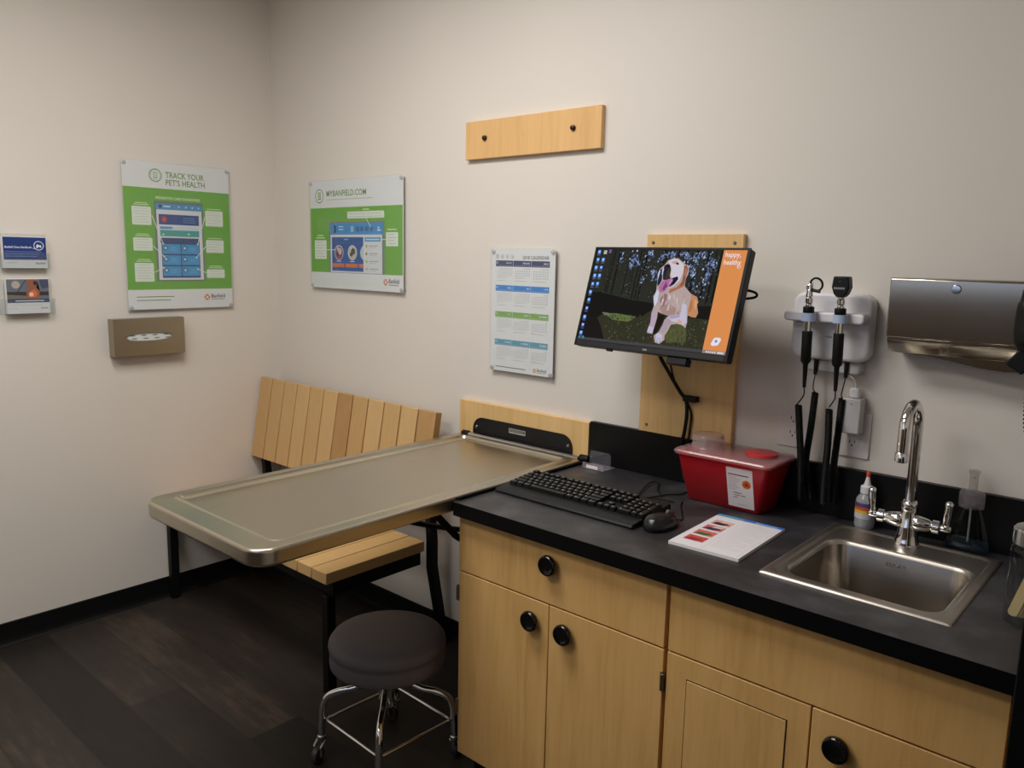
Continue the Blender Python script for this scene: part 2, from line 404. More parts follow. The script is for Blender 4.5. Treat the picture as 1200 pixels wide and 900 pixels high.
# tall poster on the left wall
t = thing('wall_poster', 'tall green and white pet health poster on the left wall', 'poster', (0, -.4625, 1.266))
y0, y1, z0, z1 = -.6948, -.2305, 1.2659, 1.8685
b = NB(); prism(b, rrect(y0, y1, z0, z1, .006, 3), .0165, .0205, 'x'); obj('acrylic_panel', b, M_CLEAR, t)
b = NB(); box(b, .0150, .0160, y0 + .003, y1 - .003, z0 + .003, z1 - .003); obj('backing_sheet', b, M_PAPER, t)
for y in (y0 + .013, y1 - .013):
    for z in (z0 + .013, z1 - .013): standoff(t, (.0003, y, z), (1, 0, 0))
p = Print((.01605, y0, z0), (0, 1, 0), (0, 0, 1), (1, 0, 0), step=.00004)
p.rect(4, 4, 460, 599, WHITE, 0); p.rect(4, 84, 460, 497, GREEN, 1)
p.ringd(137.7, 548.5, 27, 4, (104, 158, 60), 2); p.ringd(137.7, 548.5, 19.5, 1.6, (150, 186, 110), 2)
p.rect(130, 537, 145, 560, (120, 165, 80), 2, 2); p.rect(132.5, 541, 142.5, 557, WHITE, 3); p.rect(136, 546, 139, 552, (120, 165, 80), 4)
p.text('TRACK YOUR', 180, 541, 347, 566, TXTG, 2); p.text("PET'S HEALTH", 180, 511, 350, 536, TXTG, 2)
p.text('PREVENTIVE CARE DASHBOARD', 135, 454, 326, 465, (226, 240, 200), 2)
p.rect(126, 118, 337, 447, (112, 120, 116), 2, 5); p.rect(133, 415, 335, 436, (64, 150, 206), 3)
p.disc(152, 426, 7, (52, 60, 90), 4); p.rect(165, 423, 195, 429, (200, 225, 240), 4)
for u in (232, 262, 290, 318): p.disc(u, 426, 3.4, (210, 232, 245), 4, 8)
p.rect(135, 124, 330, 413, (232, 228, 232), 3); p.rect(143.5, 352, 317, 394, (40, 70, 140), 4)
p.disc(166, 373, 14, (170, 60, 60), 5); p.disc(166, 373, 7, (214, 84, 76), 6)
for k in range(3): p.rect(245, 362 + 9 * k, 300, 365 + 9 * k, (110, 140, 190), 5)
p.rect(147, 334, 200, 344, (70, 160, 210), 4); p.rect(202, 334, 316, 344, (214, 222, 230), 4)
p.rect(147, 304, 316, 330, (70, 164, 160), 4); p.disc(160, 312, 4, (200, 240, 236), 5); p.disc(270, 315, 4, (200, 240, 236), 5)
p.rect(147, 276, 316, 298, (44, 66, 122), 4); p.rect(150, 132, 316, 276, (30, 62, 120), 4)
for r in range(3):
    for q in range(2):
        u = 153 + q * 82; v = 232 - r * 46; p.rect(u, v, u + 78, v + 40, (66, 156, 212), 5)
        p.ringd(u + 14, v + 24, 10, 3, (50, 66, 110), 6, 14); p.disc(u + 14, v + 24, 6, (190, 210, 230), 6, 10)
        for k in range(2): p.rect(u + 34, v + 14 + k * 9, u + 60, v + 16 + k * 9, (120, 190, 230), 6)
for (ua, va, ub, vb) in ((35, 421, 113, 347), (35, 296, 113, 243), (35.5, 193, 114, 117), (347, 418, 427.6, 352), (346, 294, 427.5, 239), (345, 168, 427.6, 131)):
    p.rect(ua, vb, ub, va, CALL, 3, 4); n = int((va - vb) / 11)
    for k in range(n): p.rect(ua + 7, va - 9 - k * 11, ub - (9 if k % 2 else 16), va - 7.4 - k * 11, (190, 198, 184), 4)
    p.rect(ua + 8, va + 5, ub - 8, va + 9, (206, 228, 170), 3)
    if ua < 200 or va < 200: p.rect(ua + 14, va + 12, ub - 14, va + 16, (206, 228, 170), 3)
for (ua, va, ub, vb) in ((115, 389, 157, 274), (114, 264, 160, 220), (116, 155, 154, 174), (346, 393, 308, 274), (345, 267, 300, 218), (344, 153, 304, 169)):
    p.line(ua, va, ub, vb, 3, CALL, 8); p.disc(ub, vb, 4, CALL, 8, 10)
p.rect(37, 52.5, 195, 56, TXTG, 2); p.rect(37, 38.5, 180, 42, TXTG, 2)
logo(p, 342, 48, 14, 64, 18); p.obj('printed_artwork', t)
# landscape poster on the back wall
t = thing('wall_poster', 'landscape green and white website poster on the back wall near the corner', 'poster', (.62, 0, 1.3626))
x0, x1, z0, z1 = .3082, .9327, 1.3626, 1.8203
b = NB(); prism(b, rrect(x0, x1, z0, z1, .006, 3), -.0205, -.0165, 'y'); obj('acrylic_panel', b, M_CLEAR, t)
b = NB(); box(b, x0 + .003, x1 - .003, -.0160, -.0150, z0 + .003, z1 - .003); obj('backing_sheet', b, M_PAPER, t)
for x in (x0 + .013, x1 - .013):
    for z in (z0 + .013, z1 - .013): standoff(t, (x, -.0003, z), (0, -1, 0))
p = Print((x0, -.01605, z0), (1, 0, 0), (0, 0, 1), (0, -1, 0), step=.00004)
p.rect(4, 4, 620, 454, WHITE, 0); p.rect(4, 70, 617, 342, GREEN, 1)
p.ringd(70.8, 392.2, 30, 4, (104, 140, 60), 2); p.rect(61, 377, 81, 408, (110, 146, 70), 2, 3); p.rect(64.5, 382, 77.5, 404, (205, 226, 160), 3); p.rect(68, 390, 74, 397, (110, 146, 70), 4)
p.text('MYBANFIELD.COM', 122.5, 388, 392, 413, TXTG, 2); p.rect(122, 373.5, 435, 377, (196, 200, 182), 2)
p.rect(137, 70, 507, 284, (128, 132, 134), 2, 5); p.rect(146, 229, 498, 276, (62, 148, 210), 3); p.rect(147.6, 72, 492, 229.5, (230, 228, 232), 3)
p.poly([(168, 238), (186, 236), (190, 252), (184, 268), (176, 270), (170, 262), (176, 254)], (40, 46, 74), 4)
for k, v in enumerate((262, 250)): p.rect(205, v - 2, 238, v + 3, (190, 220, 240), 4)
for u in (300,): p.rect(u - 12, 240, u + 8, 264, (160, 196, 224), 4)
for u in (334, 362, 394, 425): p.ringd(u, 252, 10, 3.4, (40, 70, 120), 4, 14); p.disc(u, 252, 4, (40, 70, 120), 4, 8)
p.rect(462, 244, 484, 249, (220, 236, 246), 4); p.disc(470, 256, 5, (220, 236, 246), 4, 10)
p.rect(157, 78, 371, 219, (36, 84, 160), 4); p.rect(242, 207, 270, 212, (150, 180, 220), 5)
for u, ca, cb in ((206, (150, 70, 100), (214, 200, 200)), (298, (206, 196, 170), (96, 78, 60))):
    p.disc(u, 155, 31, (226, 226, 230), 5, 24); p.disc(u, 154, 28, ca, 6, 20); p.disc(u + 5, 160, 14, cb, 7, 12); p.disc(u - 8, 148, 9, (70, 52, 50), 7, 10); p.disc(u - 6, 170, 8, (230, 220, 214), 7, 10)
p.poly([(371, 125), (371, 185), (360, 178), (352, 165), (350, 152), (356, 136)], (206, 214, 206), 5)
for u in (160.5, 250.5): p.rect(u, 94, u + 82, 110, (226, 120, 64), 5)
p.rect(341, 94, 370, 110, (226, 120, 64), 5)
for u in (190, 282): p.rect(u, 117, u + 30, 121, (200, 214, 234), 5)
p.rect(380.5, 201, 482, 218, (70, 160, 214), 4); p.rect(388, 207, 474, 212, (214, 232, 244), 5)
for k, cc in enumerate(((170, 190, 60), (130, 140, 90), (190, 190, 50), (206, 180, 180))):
    v = 182 - k * 31; p.rect(386, v - 5, 397, v + 6, cc, 4)
    p.rect(408, v, 466, v + 3, (160, 160, 166), 4); p.rect(408, v - 7, 452, v - 5, (190, 190, 196), 4)
for (ua, va, ub, vb) in ((266, 323, 506, 295), (32, 206, 118, 126), (516, 238, 590, 183)):
    p.rect(ua, vb, ub, va, CALL, 5, 4); n = int((va - vb) / 12)
    for k in range(n): p.rect(ua + 10, va - 10 - k * 12, ub - (12 if k % 2 else 22), va - 8 - k * 12, (186, 190, 184), 6)
p.rect(368, 328, 410, 333, (214, 234, 180), 2); p.rect(42, 214, 106, 219, (214, 234, 180), 2); p.rect(52, 224, 96, 229, (214, 234, 180), 2); p.rect(524, 246, 582, 251, (214, 234, 180), 2)
p.line(390, 295, 421, 259, 3, CALL, 8); p.line(119, 166, 178, 166.5, 3, CALL, 8); p.line(516, 209.5, 484, 209.5, 3, CALL, 8)
logo(p, 512.5, 40, 14, 64, 20); p.obj('printed_artwork', t)
# calendar
t = thing('wall_calendar', 'white one-page year calendar in a clear panel left of the monitor', 'calendar', (1.545, 0, 1.1118))
x0, x1, z0, z1 = 1.4001, 1.6911, 1.1118, 1.5436
b = NB(); prism(b, rrect(x0, x1, z0, z1, .006, 3), -.0205, -.0165, 'y'); obj('acrylic_panel', b, M_CLEAR, t)
b = NB(); box(b, x0 + .003, x1 - .003, -.0160, -.0150, z0 + .003, z1 - .003); obj('backing_sheet', b, M_PAPER, t)
for x in (x0 + .012, x1 - .012):
    for z in (z0 + .012, z1 - .012): standoff(t, (x, -.0003, z), (0, -1, 0))
p = Print((x0, -.01605, z0), (1, 0, 0), (0, 0, 1), (0, -1, 0), step=.00004)
p.rect(3, 3, 288, 429, WHITE, 0); p.text('2018 CALENDAR', 146, 394, 262, 406, (84, 80, 84), 1)
for k, u in enumerate((29.5, 52.4, 75.7, 98.9)): p.ringd(u, 402, 7.5, 1.5, ((90, 84, 90), (150, 160, 150), (176, 180, 164), (170, 176, 168))[k], 1, 14); p.rect(u - 2, 399, u + 2, 405, (150, 150, 150), 1)
MON = ['JANUARY', 'FEBRUARY', 'MARCH', 'APRIL', 'MAY', 'JUNE', 'JULY', 'AUGUST', 'SEPTEMBER', 'OCTOBER', 'NOVEMBER', 'DECEMBER']
start = [1, 4, 4, 0, 2, 5, 0, 3, 6, 1, 4, 6]; days = [31, 28, 31, 30, 31, 30, 31, 31, 30, 31, 30, 31]
for r, (v, cc) in enumerate(((389, (44, 54, 104)), (304, (36, 134, 214)), (212.5, (132, 176, 74)), (115, (92, 160, 184)))):
    p.rect(22.5, v - 21, 264.5, v, cc, 1); p.text('Q%d' % (r + 1), 25, v - 12, 34, v - 4, (220, 226, 236), 2)
    for q in range(3):
        m = r * 3 + q; u0 = 22.5 + q * 81; w = 6.4 * len(MON[m]) * .62
        if q: p.rect(u0 - .6, v - 21, u0 + .6, v, WHITE, 2)
        p.text(MON[m], u0 + 75 - w, v - 12, u0 + 75, v - 6, (228, 232, 240), 2)
        for d in range(7): p.rect(u0 + 11 + d * 10, v - 19, u0 + 13.4 + d * 10, v - 16, (214, 220, 232), 2)
        for d in range(days[m]):
            k = start[m] + d; p.rect(u0 + 10.5 + (k % 7) * 10, v - 30 - (k // 7) * 7.6, u0 + 14 + (k % 7) * 10, v - 27 - (k // 7) * 7.6, (122, 114, 120), 1)
        p.rect(u0 + 6, v - 70, u0 + 48 + 9 * (m % 3), v - 68.6, (176, 172, 176), 1)
p.rect(28, 15.5, 168, 19, (140, 134, 138), 1); logo(p, 209, 18, 8, 42, 11, 1); p.obj('printed_artwork', t)

# ------------------------------------------------------------------ leaflet holders on the left wall
def holder(z, label, width=.165):
    t = thing('leaflet_holder', label, 'leaflet holder', (0, -1.06, z)); ya, yb = -1.06 - width / 2, -1.06 + width / 2
    b = NB(); box(b, .0006, .0026, ya, yb, z - .004, z + .125); obj('back_plate', b, M_CLEAR, t, bevel=.0006)
    b = NB(); box(b, .0026, .034, ya, yb, z - .004, z - .001); box(b, .032, .034, ya, yb, z - .001, z + .055)
    box(b, .0026, .032, ya, ya + .002, z - .001, z + .055); box(b, .0026, .032, yb - .002, yb, z - .001, z + .055); obj('pocket', b, M_CLEAR, t); return t
holder(1.437, 'clear holder on the left wall carrying the blue leaflets, upper of two', .166)
holder(1.270, 'clear holder on the left wall carrying the leaflets with a beach photo, lower of two', .18)
def leaflets(z0, z1, ya, yb, label):
    t = thing('leaflet', label, 'leaflet', (.02, (ya + yb) / 2, z0)); b = NB()
    for k in range(5): box(b, .012 + k * .0035, .0148 + k * .0035, ya + .0006 * k, yb - .0004 * k, z0, z1 - .0008 * (4 - k))
    obj('stack', b, M_PAPER, t); return t, Print((.02905, ya, z0), (0, 1, 0), (0, 0, 1), (1, 0, 0), step=.00004)
t, p = leaflets(1.4372, 1.551, -1.133, -.985, 'stack of dark blue leaflets in the upper wall holder')
p.rect(3, 3, 145, 112, (214, 212, 214), 0); p.rect(3, 30, 145, 112, (22, 52, 120), 1)
p.ringd(120, 82, 17, 2.4, (220, 228, 240), 2); p.poly([(108, 70), (104, 74), (98, 72)], (220, 228, 240), 2)
p.poly([(111, 80), (116, 88), (121, 84), (128, 84), (129, 76), (125, 74), (124, 78), (118, 78), (117, 73), (113, 74)], (226, 232, 240), 3)
p.text('Banfield Cares Handbook', 8, 72, 96, 80, (226, 232, 240), 2)
for k in range(3): p.rect(8, 58 - k * 8, 128 - 8 * k, 60 - k * 8, (110, 136, 184), 2)
p.rect(12, 18, 50, 20, (170, 168, 172), 1); p.text('Banfield', 108, 14, 138, 22, (96, 96, 104), 1); p.obj('printed_cover', t)
t, p = leaflets(1.2702, 1.399, -1.131, -.987, 'stack of leaflets with a dim beach photo in the lower wall holder')
p.rect(2, 2, 142, 126, (226, 222, 224), 0); p.rect(2, 40, 142, 126, (104, 108, 124), 1); p.rect(2, 66, 142, 80, (54, 50, 50), 2); p.rect(2, 40, 142, 54, (40, 54, 96), 3)
p.disc(32, 106, 14, (176, 168, 156), 2, 14); p.poly([(2, 54), (70, 54), (60, 66), (2, 70)], (112, 110, 98), 3); p.line(34, 74, 66, 124, 2.4, (44, 36, 32), 4)
p.poly([(66, 54), (66, 80), (74, 96), (68, 124), (96, 126), (106, 112), (100, 96), (112, 82), (106, 54)], (150, 92, 66), 4)
p.poly([(72, 60), (76, 78), (92, 90), (104, 76), (98, 60)], (206, 110, 70), 5); p.disc(98, 112, 8, (60, 44, 40), 5, 12); p.disc(82, 70, 8, (222, 196, 180), 6, 10)
p.poly([(110, 126), (142, 126), (142, 96), (118, 90)], (70, 76, 104), 4)
p.rect(28, 45, 124, 48.5, (210, 216, 228), 4); p.rect(10, 30, 120, 31.5, (190, 188, 190), 1); p.rect(8, 18, 36, 19.5, (190, 188, 190), 1); p.text('Banfield', 112, 16, 136, 23, (170, 110, 90), 1); p.obj('printed_cover', t)

# ------------------------------------------------------------------ tissue dispenser on the left wall
t = thing('tissue_box_cover', 'rectangular steel tissue box cover on the left wall below the tall poster', 'tissue dispenser', (0, -.625, 1.083))
ya, yb, za, zb, xd = -.771, -.479, 1.084, 1.235, .05
b = NB(); N = 40
cy, cz, ry, rz = -.627, 1.160, .094, .0165
inner = [b.verts.new((xd, cy + ry * math.copysign(abs(math.cos(a)) ** .8, math.cos(a)), cz + rz * math.copysign(abs(math.sin(a)) ** .9, math.sin(a)))) for a in [2 * PI * i / N for i in range(N)]]
per = []
for i in range(N):
    a = 2 * PI * i / N; c, s = math.cos(a), math.sin(a); k = 1 / max(abs(c), abs(s)); per.append((k * c, k * s))
outer = [b.verts.new((xd, (ya + yb) / 2 + (yb - ya) / 2 * c, (za + zb) / 2 + (zb - za) / 2 * s)) for c, s in per]
bridge(b, outer, inner)
lip = [b.verts.new((xd - .004, v.co.y, v.co.z)) for v in inner]; bridge(b, inner, lip)
backv = [b.verts.new((.001, v.co.y, v.co.z)) for v in outer]; bridge(b, outer, backv)
obj('steel_cover', b, M_TISS, t, smooth=True, angle=25)
t = thing('tissue_box', 'patterned white tissue box showing through the oval slot of the steel cover', 'tissue box', (.02, -.625, 1.09))
b = NB(); box(b, .002, .044, -.745, -.505, 1.095, 1.225); obj('carton', b, mat('tissue_carton', (214, 218, 216), .6), t, bevel=.002)
p = Print((.04405, -.745, 1.095), (0, 1, 0), (0, 0, 1), (1, 0, 0), step=.0002)
for k in range(4): p.disc(50 + k * 46, 71, 12, (120, 134, 132), 1, 12, 3.2); p.disc(40 + k * 46 + 18, 58, 12, (134, 146, 142), 1, 12, 3)
p.obj('printed_pattern', t)

# ------------------------------------------------------------------ bench
t = thing('bench', 'maple slat bench with black steel frame in the corner under the steel table', 'bench', (.6, -.35, 0))
def slats(n, place):
    b = NB(); lay = b.faces.layers.float.new('tone'); rnd = random.Random(5)
    for k in range(n):
        fs = place(b, k); tv = rnd.random() * .55
        for f in fs: f[lay] = tv
    return b
yb0, zb0, yb1, zb1 = -.163, .57, -.100, .938
def back(b, k):
    xa = .012 + k * .1004; xb = xa + .0925; dv = Vector((yb1 - yb0, zb1 - zb0)).normalized(); nn = (dv.y, -dv.x); th = .032
    poly = [(yb0, zb0), (yb1, zb1), (yb1 + nn[0] * th, zb1 + nn[1] * th), (yb0 + nn[0] * th, zb0 + nn[1] * th)]
    return prism(b, poly, xa, xb, 'x')
o = obj('backrest', slats(12, back), M_SLAT, t, bevel=.002)
def seat(b, k):
    xb = 1.220 - k * .0866; return box(b, xb - .0815, xb, -.604, -.165, .420, .460)
o = obj('seat', slats(14, seat), M_SLAT, t, bevel=.002)
b = NB()
box(b, .03, 1.205, -.565, -.535, .365, .4195); box(b, .03, 1.205, -.20, -.17, .365, .4195); box(b, .03, .06, -.535, -.20, .365, .4195); box(b, 1.175, 1.205, -.535, -.20, .365, .4195)
for xa in (.08, 1.13):
    prism(b, [(-.150 + .02, .60), (-.075, .90), (-.068, .90), (-.118, .60)], xa, xa + .03, 'x')
obj('frame', b, M_BLKMET, t, bevel=.002)
for x in (.022, 1.165):
    b = NB(); box(b, x, x + .032, -.585, -.550, .006, .364); cyl(b, (x + .016, -.567, 0), (x + .016, -.567, .006), .015, n=16); obj('leg', b, M_BLKMET, t, bevel=.002)
for x in (.032, 1.176):
    b = NB(); w = .016; pts = [(-.128, .60), (-.117, .44), (-.117, .33), (-.052, .0), (-.018, .0), (-.082, .34), (-.082, .44), (-.098, .60)]
    prism(b, pts, x, x + .03, 'x'); obj('leg', b, M_BLKMET, t, bevel=.002)
# ------------------------------------------------------------------ exam table
TX0, TX1, TY0, TY1, TZ = 1.285, 1.849, -1.222, -.054, .868
t = thing('exam_table', 'fold-down stainless steel exam table reaching out from the back wall', 'table', (1.57, -.04, .80))
b = NB(); R = .055
def loop(x0, x1, y0, y1, r, z, n=8):
    pts = []
    for (cx, cy, a0, rr) in ((x0 + r, y0 + r, PI, r), (x1 - r, y0 + r, 1.5 * PI, r), (x1 - .004, y1 - .004, 0, .004), (x0 + .004, y1 - .004, .5 * PI, .004)):
        for i in range(n + 1):
            a = a0 + i / n * PI / 2; pts.append(b.verts.new((cx + rr * math.cos(a), cy + rr * math.sin(a), z)))
    return pts
def loopr(x0, x1, y0, y1, r, z, n=8):
    pts = []
    for (cx, cy, a0) in ((x0 + r, y0 + r, PI), (x1 - r, y0 + r, 1.5 * PI), (x1 - r, y1 - r, 0), (x0 + r, y1 - r, .5 * PI)):
        for i in range(n + 1):
            a = a0 + i / n * PI / 2; pts.append(b.verts.new((cx + r * math.cos(a), cy + r * math.sin(a), z)))
    return pts
def inset(d, z): return loop(TX0 + d, TX1 - d, TY0 + d, TY1 - d * .6, max(.004, R - d), z)
LS = [inset(.012, TZ - .044), inset(.002, TZ - .040), inset(0, TZ - .036), inset(0, TZ - .034), inset(0, TZ - .009), inset(0, TZ - .007), inset(.0012, TZ - .0035), inset(.003, TZ - .0012), inset(.006, TZ), inset(.0085, TZ)]
ix0, ix1, iy0, iy1 = TX0 + .050, TX1 - .046, TY0 + .074, TY1 - .030
LS += [loopr(ix0 - .013, ix1 + .013, iy0 - .013, iy1 + .013, .027, TZ), loopr(ix0 - .011, ix1 + .011, iy0 - .011, iy1 + .011, .026, TZ + .0004), loopr(ix0 - .006, ix1 + .006, iy0 - .006, iy1 + .006, .023, TZ + .0036), loopr(ix0 - .003, ix1 + .003, iy0 - .003, iy1 + .003, .022, TZ + .0030), loopr(ix0, ix1, iy0, iy1, .02, TZ - .004), loopr(ix0 + .006, ix1 - .006, iy0 + .006, iy1 - .006, .016, TZ - .0095), loopr(ix0 + .012, ix1 - .012, iy0 + .012, iy1 - .012, .012, TZ - .0105)]
for A, B in zip(LS, LS[1:]): bridge(b, A, B)
b.faces.new(LS[-1]); b.faces.new(LS[0][::-1])
obj('tabletop', b, M_STEEL, t, smooth=True, angle=50)
b = NB(); lathe(b, [(0, 0), (.0115, .0), (.0125, .002), (.0125, .030), (.0115, .032), (0, .032)], (TX0 + .008, -.041, TZ - .0015), (1, 0, 0), 20); obj('hinge_cap', b, M_RUBBER, t, smooth=True)
b = NB(); lathe(b, [(0, 0), (.0115, .0), (.0125, .002), (.0125, .032), (.0115, .034), (0, .034)], (TX1 - .014, -.041, TZ + .003), (1, 0, 0), 20); obj('hinge_cap', b, M_RUBBER, t, smooth=True)
b = NB(); cyl(b, (TX0 + .02, -.041, TZ - .002), (TX1 - .02, -.041, TZ - .002), .0095, n=20); obj('hinge_rod', b, M_CHROMED, t, smooth=True)
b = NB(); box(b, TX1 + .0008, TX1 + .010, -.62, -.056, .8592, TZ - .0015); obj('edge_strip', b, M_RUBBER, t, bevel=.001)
b = NB(); prism(b, rrect(1.328, 1.786, .80, .932, .045, 8, (0, 0, 1, 1)), -.0245, -.0195, 'y'); pl = obj('wall_plate', b, mat('black_plate', (15, 15, 16), .5, spec=.3), t, bevel=.001)
for x, z in ((1.345, .896), (1.769, .896)):
    b = NB(); lathe(b, [(0, .0022), (.004, .0018), (.0055, 0)], (x, -.0245, z), (0, -1, 0), 14); obj('screw', b, M_SCREW, pl, smooth=True, local=False) if False else obj('screw', b, M_SCREW, t, smooth=True)
p = Print((1.506, -.0247, .8985), (1, 0, 0), (0, 0, 1), (0, -1, 0))
p.rect(0, 0, 76, 17, (180, 174, 168), 0); p.rect(2.5, 5, 73, 14.5, (60, 58, 58), 1); p.text('EXAM TABLE', 6, 7, 66, 12.5, (190, 186, 180), 2) if False else None
for k in range(9): p.rect(6 + k * 7, 7.5, 10.5 + k * 7, 12, (160, 156, 150), 2)
p.obj('name_plate', t)
for xs in (1.335, 1.775):
    b = NB(); path = [(xs, -.68, TZ - .050), (xs, -.64, .812), (xs, -.575, .748), (xs, -.52, .700), (xs, -.36, .615), (xs, -.18, .545), (xs, -.045, .50)]
    tube(b, spline(path, 5), .0125, 10, flat=.8); obj('support_strut', b, M_BLKMET, t, smooth=True)
b = NB(); box(b, TX0 + .04, TX0 + .07, -1.1, -.06, TZ - .056, TZ - .0445); box(b, TX1 - .09, TX1 - .06, -1.1, -.06, TZ - .056, TZ - .0445); obj('under_frame', b, M_BLKMET, t, bevel=.002)
b = NB(); box(b, 1.325, 1.79, -.044, -.001, .475, .535); obj('lower_bracket', b, M_BLKMET, t, bevel=.002)

# ------------------------------------------------------------------ base cabinets
H = .857; FY = -.610
def knob(parent, x, z):
    b = NB(); lathe(b, [(0, .020), (.012, .0195), (.017, .0205), (.0215, .0235), (.0245, .0225), (.0265, .017), (.0262, .011), (.022, .006), (.012, .004), (.010, 0)], (x, FY, z), (0, -1, 0), 32)
    return obj('knob', b, M_BLKGLOSS, parent, smooth=True, angle=60)
def front(t, name, x0, x1, z0, z1):
    b = NB(); box(b, x0, x1, FY, FY + .0185, z0, z1); return obj(name, b, M_CAB, t, bevel=.0014)
def hinge(t, x, z):
    b = NB(); cyl(b, (x, FY - .003, z - .018), (x, FY - .003, z + .018), .0042, n=12); box(b, x - .0048, x + .0048, FY - .0035, FY + .004, z - .022, z + .022)
    return obj('hinge', b, M_SCREW, t, smooth=True)
def carcass(t, x0, x1):
    b = NB(); box(b, x0, x1, FY + .019, -.002, .10, H - .0385); obj('body', b, M_CAB, t)
    b = NB(); box(b, x0 + .01, x1 - .005, -.55, -.05, 0, .0995); obj('toe_kick', b, M_BASE, t)
t = thing('base_cabinet', 'maple base cabinet with one drawer over two doors, under the keyboard', 'cabinet', (2.18, -.3, 0))
carcass(t, 1.853, 2.506)
d = front(t, 'drawer', 1.8535, 2.5025, .6575, .8165); knob(d, 2.176, .763)
d = front(t, 'door', 1.8535, 2.1715, .11, .6535); knob(d, 2.122, .600)
d = front(t, 'door', 2.1745, 2.5025, .11, .6535); knob(d, 2.229, .599)
hinge(t, 1.8515, .59); hinge(t, 1.8515, .25); hinge(t, 2.5032, .578)
t = thing('base_cabinet', 'maple sink cabinet with false drawer front and framed panel door, under the sink', 'cabinet', (2.83, -.3, 0))
b = NB()
x0, x1 = 2.5095, 3.162
box(b, x0, x0 + .018, FY + .019, -.002, .10, H - .0385); box(b, x1 - .018, x1, FY + .019, -.002, .10, H - .0385); box(b, x0 + .018, x1 - .018, -.02, -.002, .10, H - .0385)
box(b, x0 + .018, x1 - .018, FY + .019, -.02, .10, .118); box(b, x0 + .018, x1 - .018, FY + .019, FY + .035, .60, H - .0385); obj('body', b, M_CAB, t)
b = NB(); box(b, x0 + .01, x1 - .01, -.55, -.05, 0, .0995); obj('toe_kick', b, M_BASE, t)
front(t, 'drawer_front', 2.5125, 3.1595, .6575, .8165)
d = front(t, 'door', 2.5125, 2.834, .11, .6535)
b = NB(); g = .0022; xa, xb, za, zb = 2.562, 2.790, .18, .606
for (a0, a1, c0, c1) in ((xa, xb, zb - g, zb), (xa, xb, za, za + g), (xa, xa + g, za, zb), (xb - g, xb, za, zb)): box(b, a0, a1, FY - .0006, FY + .001, c0, c1)
obj('panel_groove', b, M_DARK, d)
b = NB(); box(b, xa + g, xb - g, FY - .0025, FY, za + g, zb - g); obj('raised_panel', b, M_CAB, d, bevel=.001)
d = front(t, 'door', 2.8375, 3.1595, .11, .6535); knob(d, 2.892, .594)
hinge(t, 2.5085, .50) if False else None
t = thing('base_cabinet', 'plain maple base cabinet mostly hidden behind the tall black cabinet', 'cabinet', (3.4, -.3, 0))
b = NB(); box(b, 3.1655, 3.60, FY + .019, -.002, .10, H - .0385); obj('body', b, M_CAB, t)
front(t, 'door', 3.1675, 3.598, .11, .8165)
b = NB(); box(b, 3.18, 3.59, -.55, -.05, 0, .0995); obj('toe_kick', b, M_BASE, t)
# countertop with a cut-out for the sink
SX0, SX1, SY0, SY1 = 2.668, 3.042, -.520, -.072
t = thing('countertop', 'black laminate countertop along the back wall, over the cabinets', 'countertop', (2.7, -.3, H - .038))
hx0, hx1, hy0, hy1 = SX0 + .015, SX1 - .015, SY0 + .015, SY1 - .015
b = NB()
CX0, CX1, CY0 = 1.853, 3.60, -.635
fs = []
for (xa, xb, ya, yb) in ((CX0, hx0, CY0, -.0015), (hx1, CX1, CY0, -.0015), (hx0, hx1, CY0, hy0), (hx0, hx1, hy1, -.0015)):
    box(b, xa, xb, ya, yb, H - .038, H)
bmesh.ops.remove_doubles(b, verts=b.verts, dist=1e-5)
seen = {}
for f in list(b.faces):
    k = tuple(sorted(v.index for v in f.verts))
for f in b.faces:
    n = f.normal if f.normal.length else Vector((0, 0, 1))
b.normal_update()
for f in b.faces: f.material_index = 0 if f.calc_center_median().z > H - .0005 else 1
# slab: top faces mottled laminate, edges black
obj('slab', b, [M_COUNTER, M_BLACKLAM], t)
b = NB(); box(b, CX0 + .0, CX1, -.0195, -.0008, H + .0002, H + .1345); obj('backsplash', b, M_BLACKLAM, t, bevel=.001)

# tall black cabinet at the right edge of the frame
t = thing('tall_cabinet', 'tall black cabinet standing in front of the countertop at the right edge of the photo', 'cabinet', (3.4, -.8, 0))
b = NB(); box(b, 3.203, 3.62, -.94, -.66, .03, 1.22); obj('body', b, M_BLACKLAM, t, bevel=.003)
b = NB(); box(b, 3.215, 3.61, -.925, -.67, 0, .03); obj('plinth', b, M_BASE, t)
b = NB(); box(b, 3.205, 3.618, -.957, -.942, .035, 1.215); d = obj('door', b, M_BLACKLAM, t, bevel=.002)
b = NB(); tube(b, [(3.58, -.957, .60), (3.58, -.98, .60), (3.58, -.98, .74), (3.58, -.957, .74)], .005); obj('handle', b, M_CHROMED, d, smooth=True)

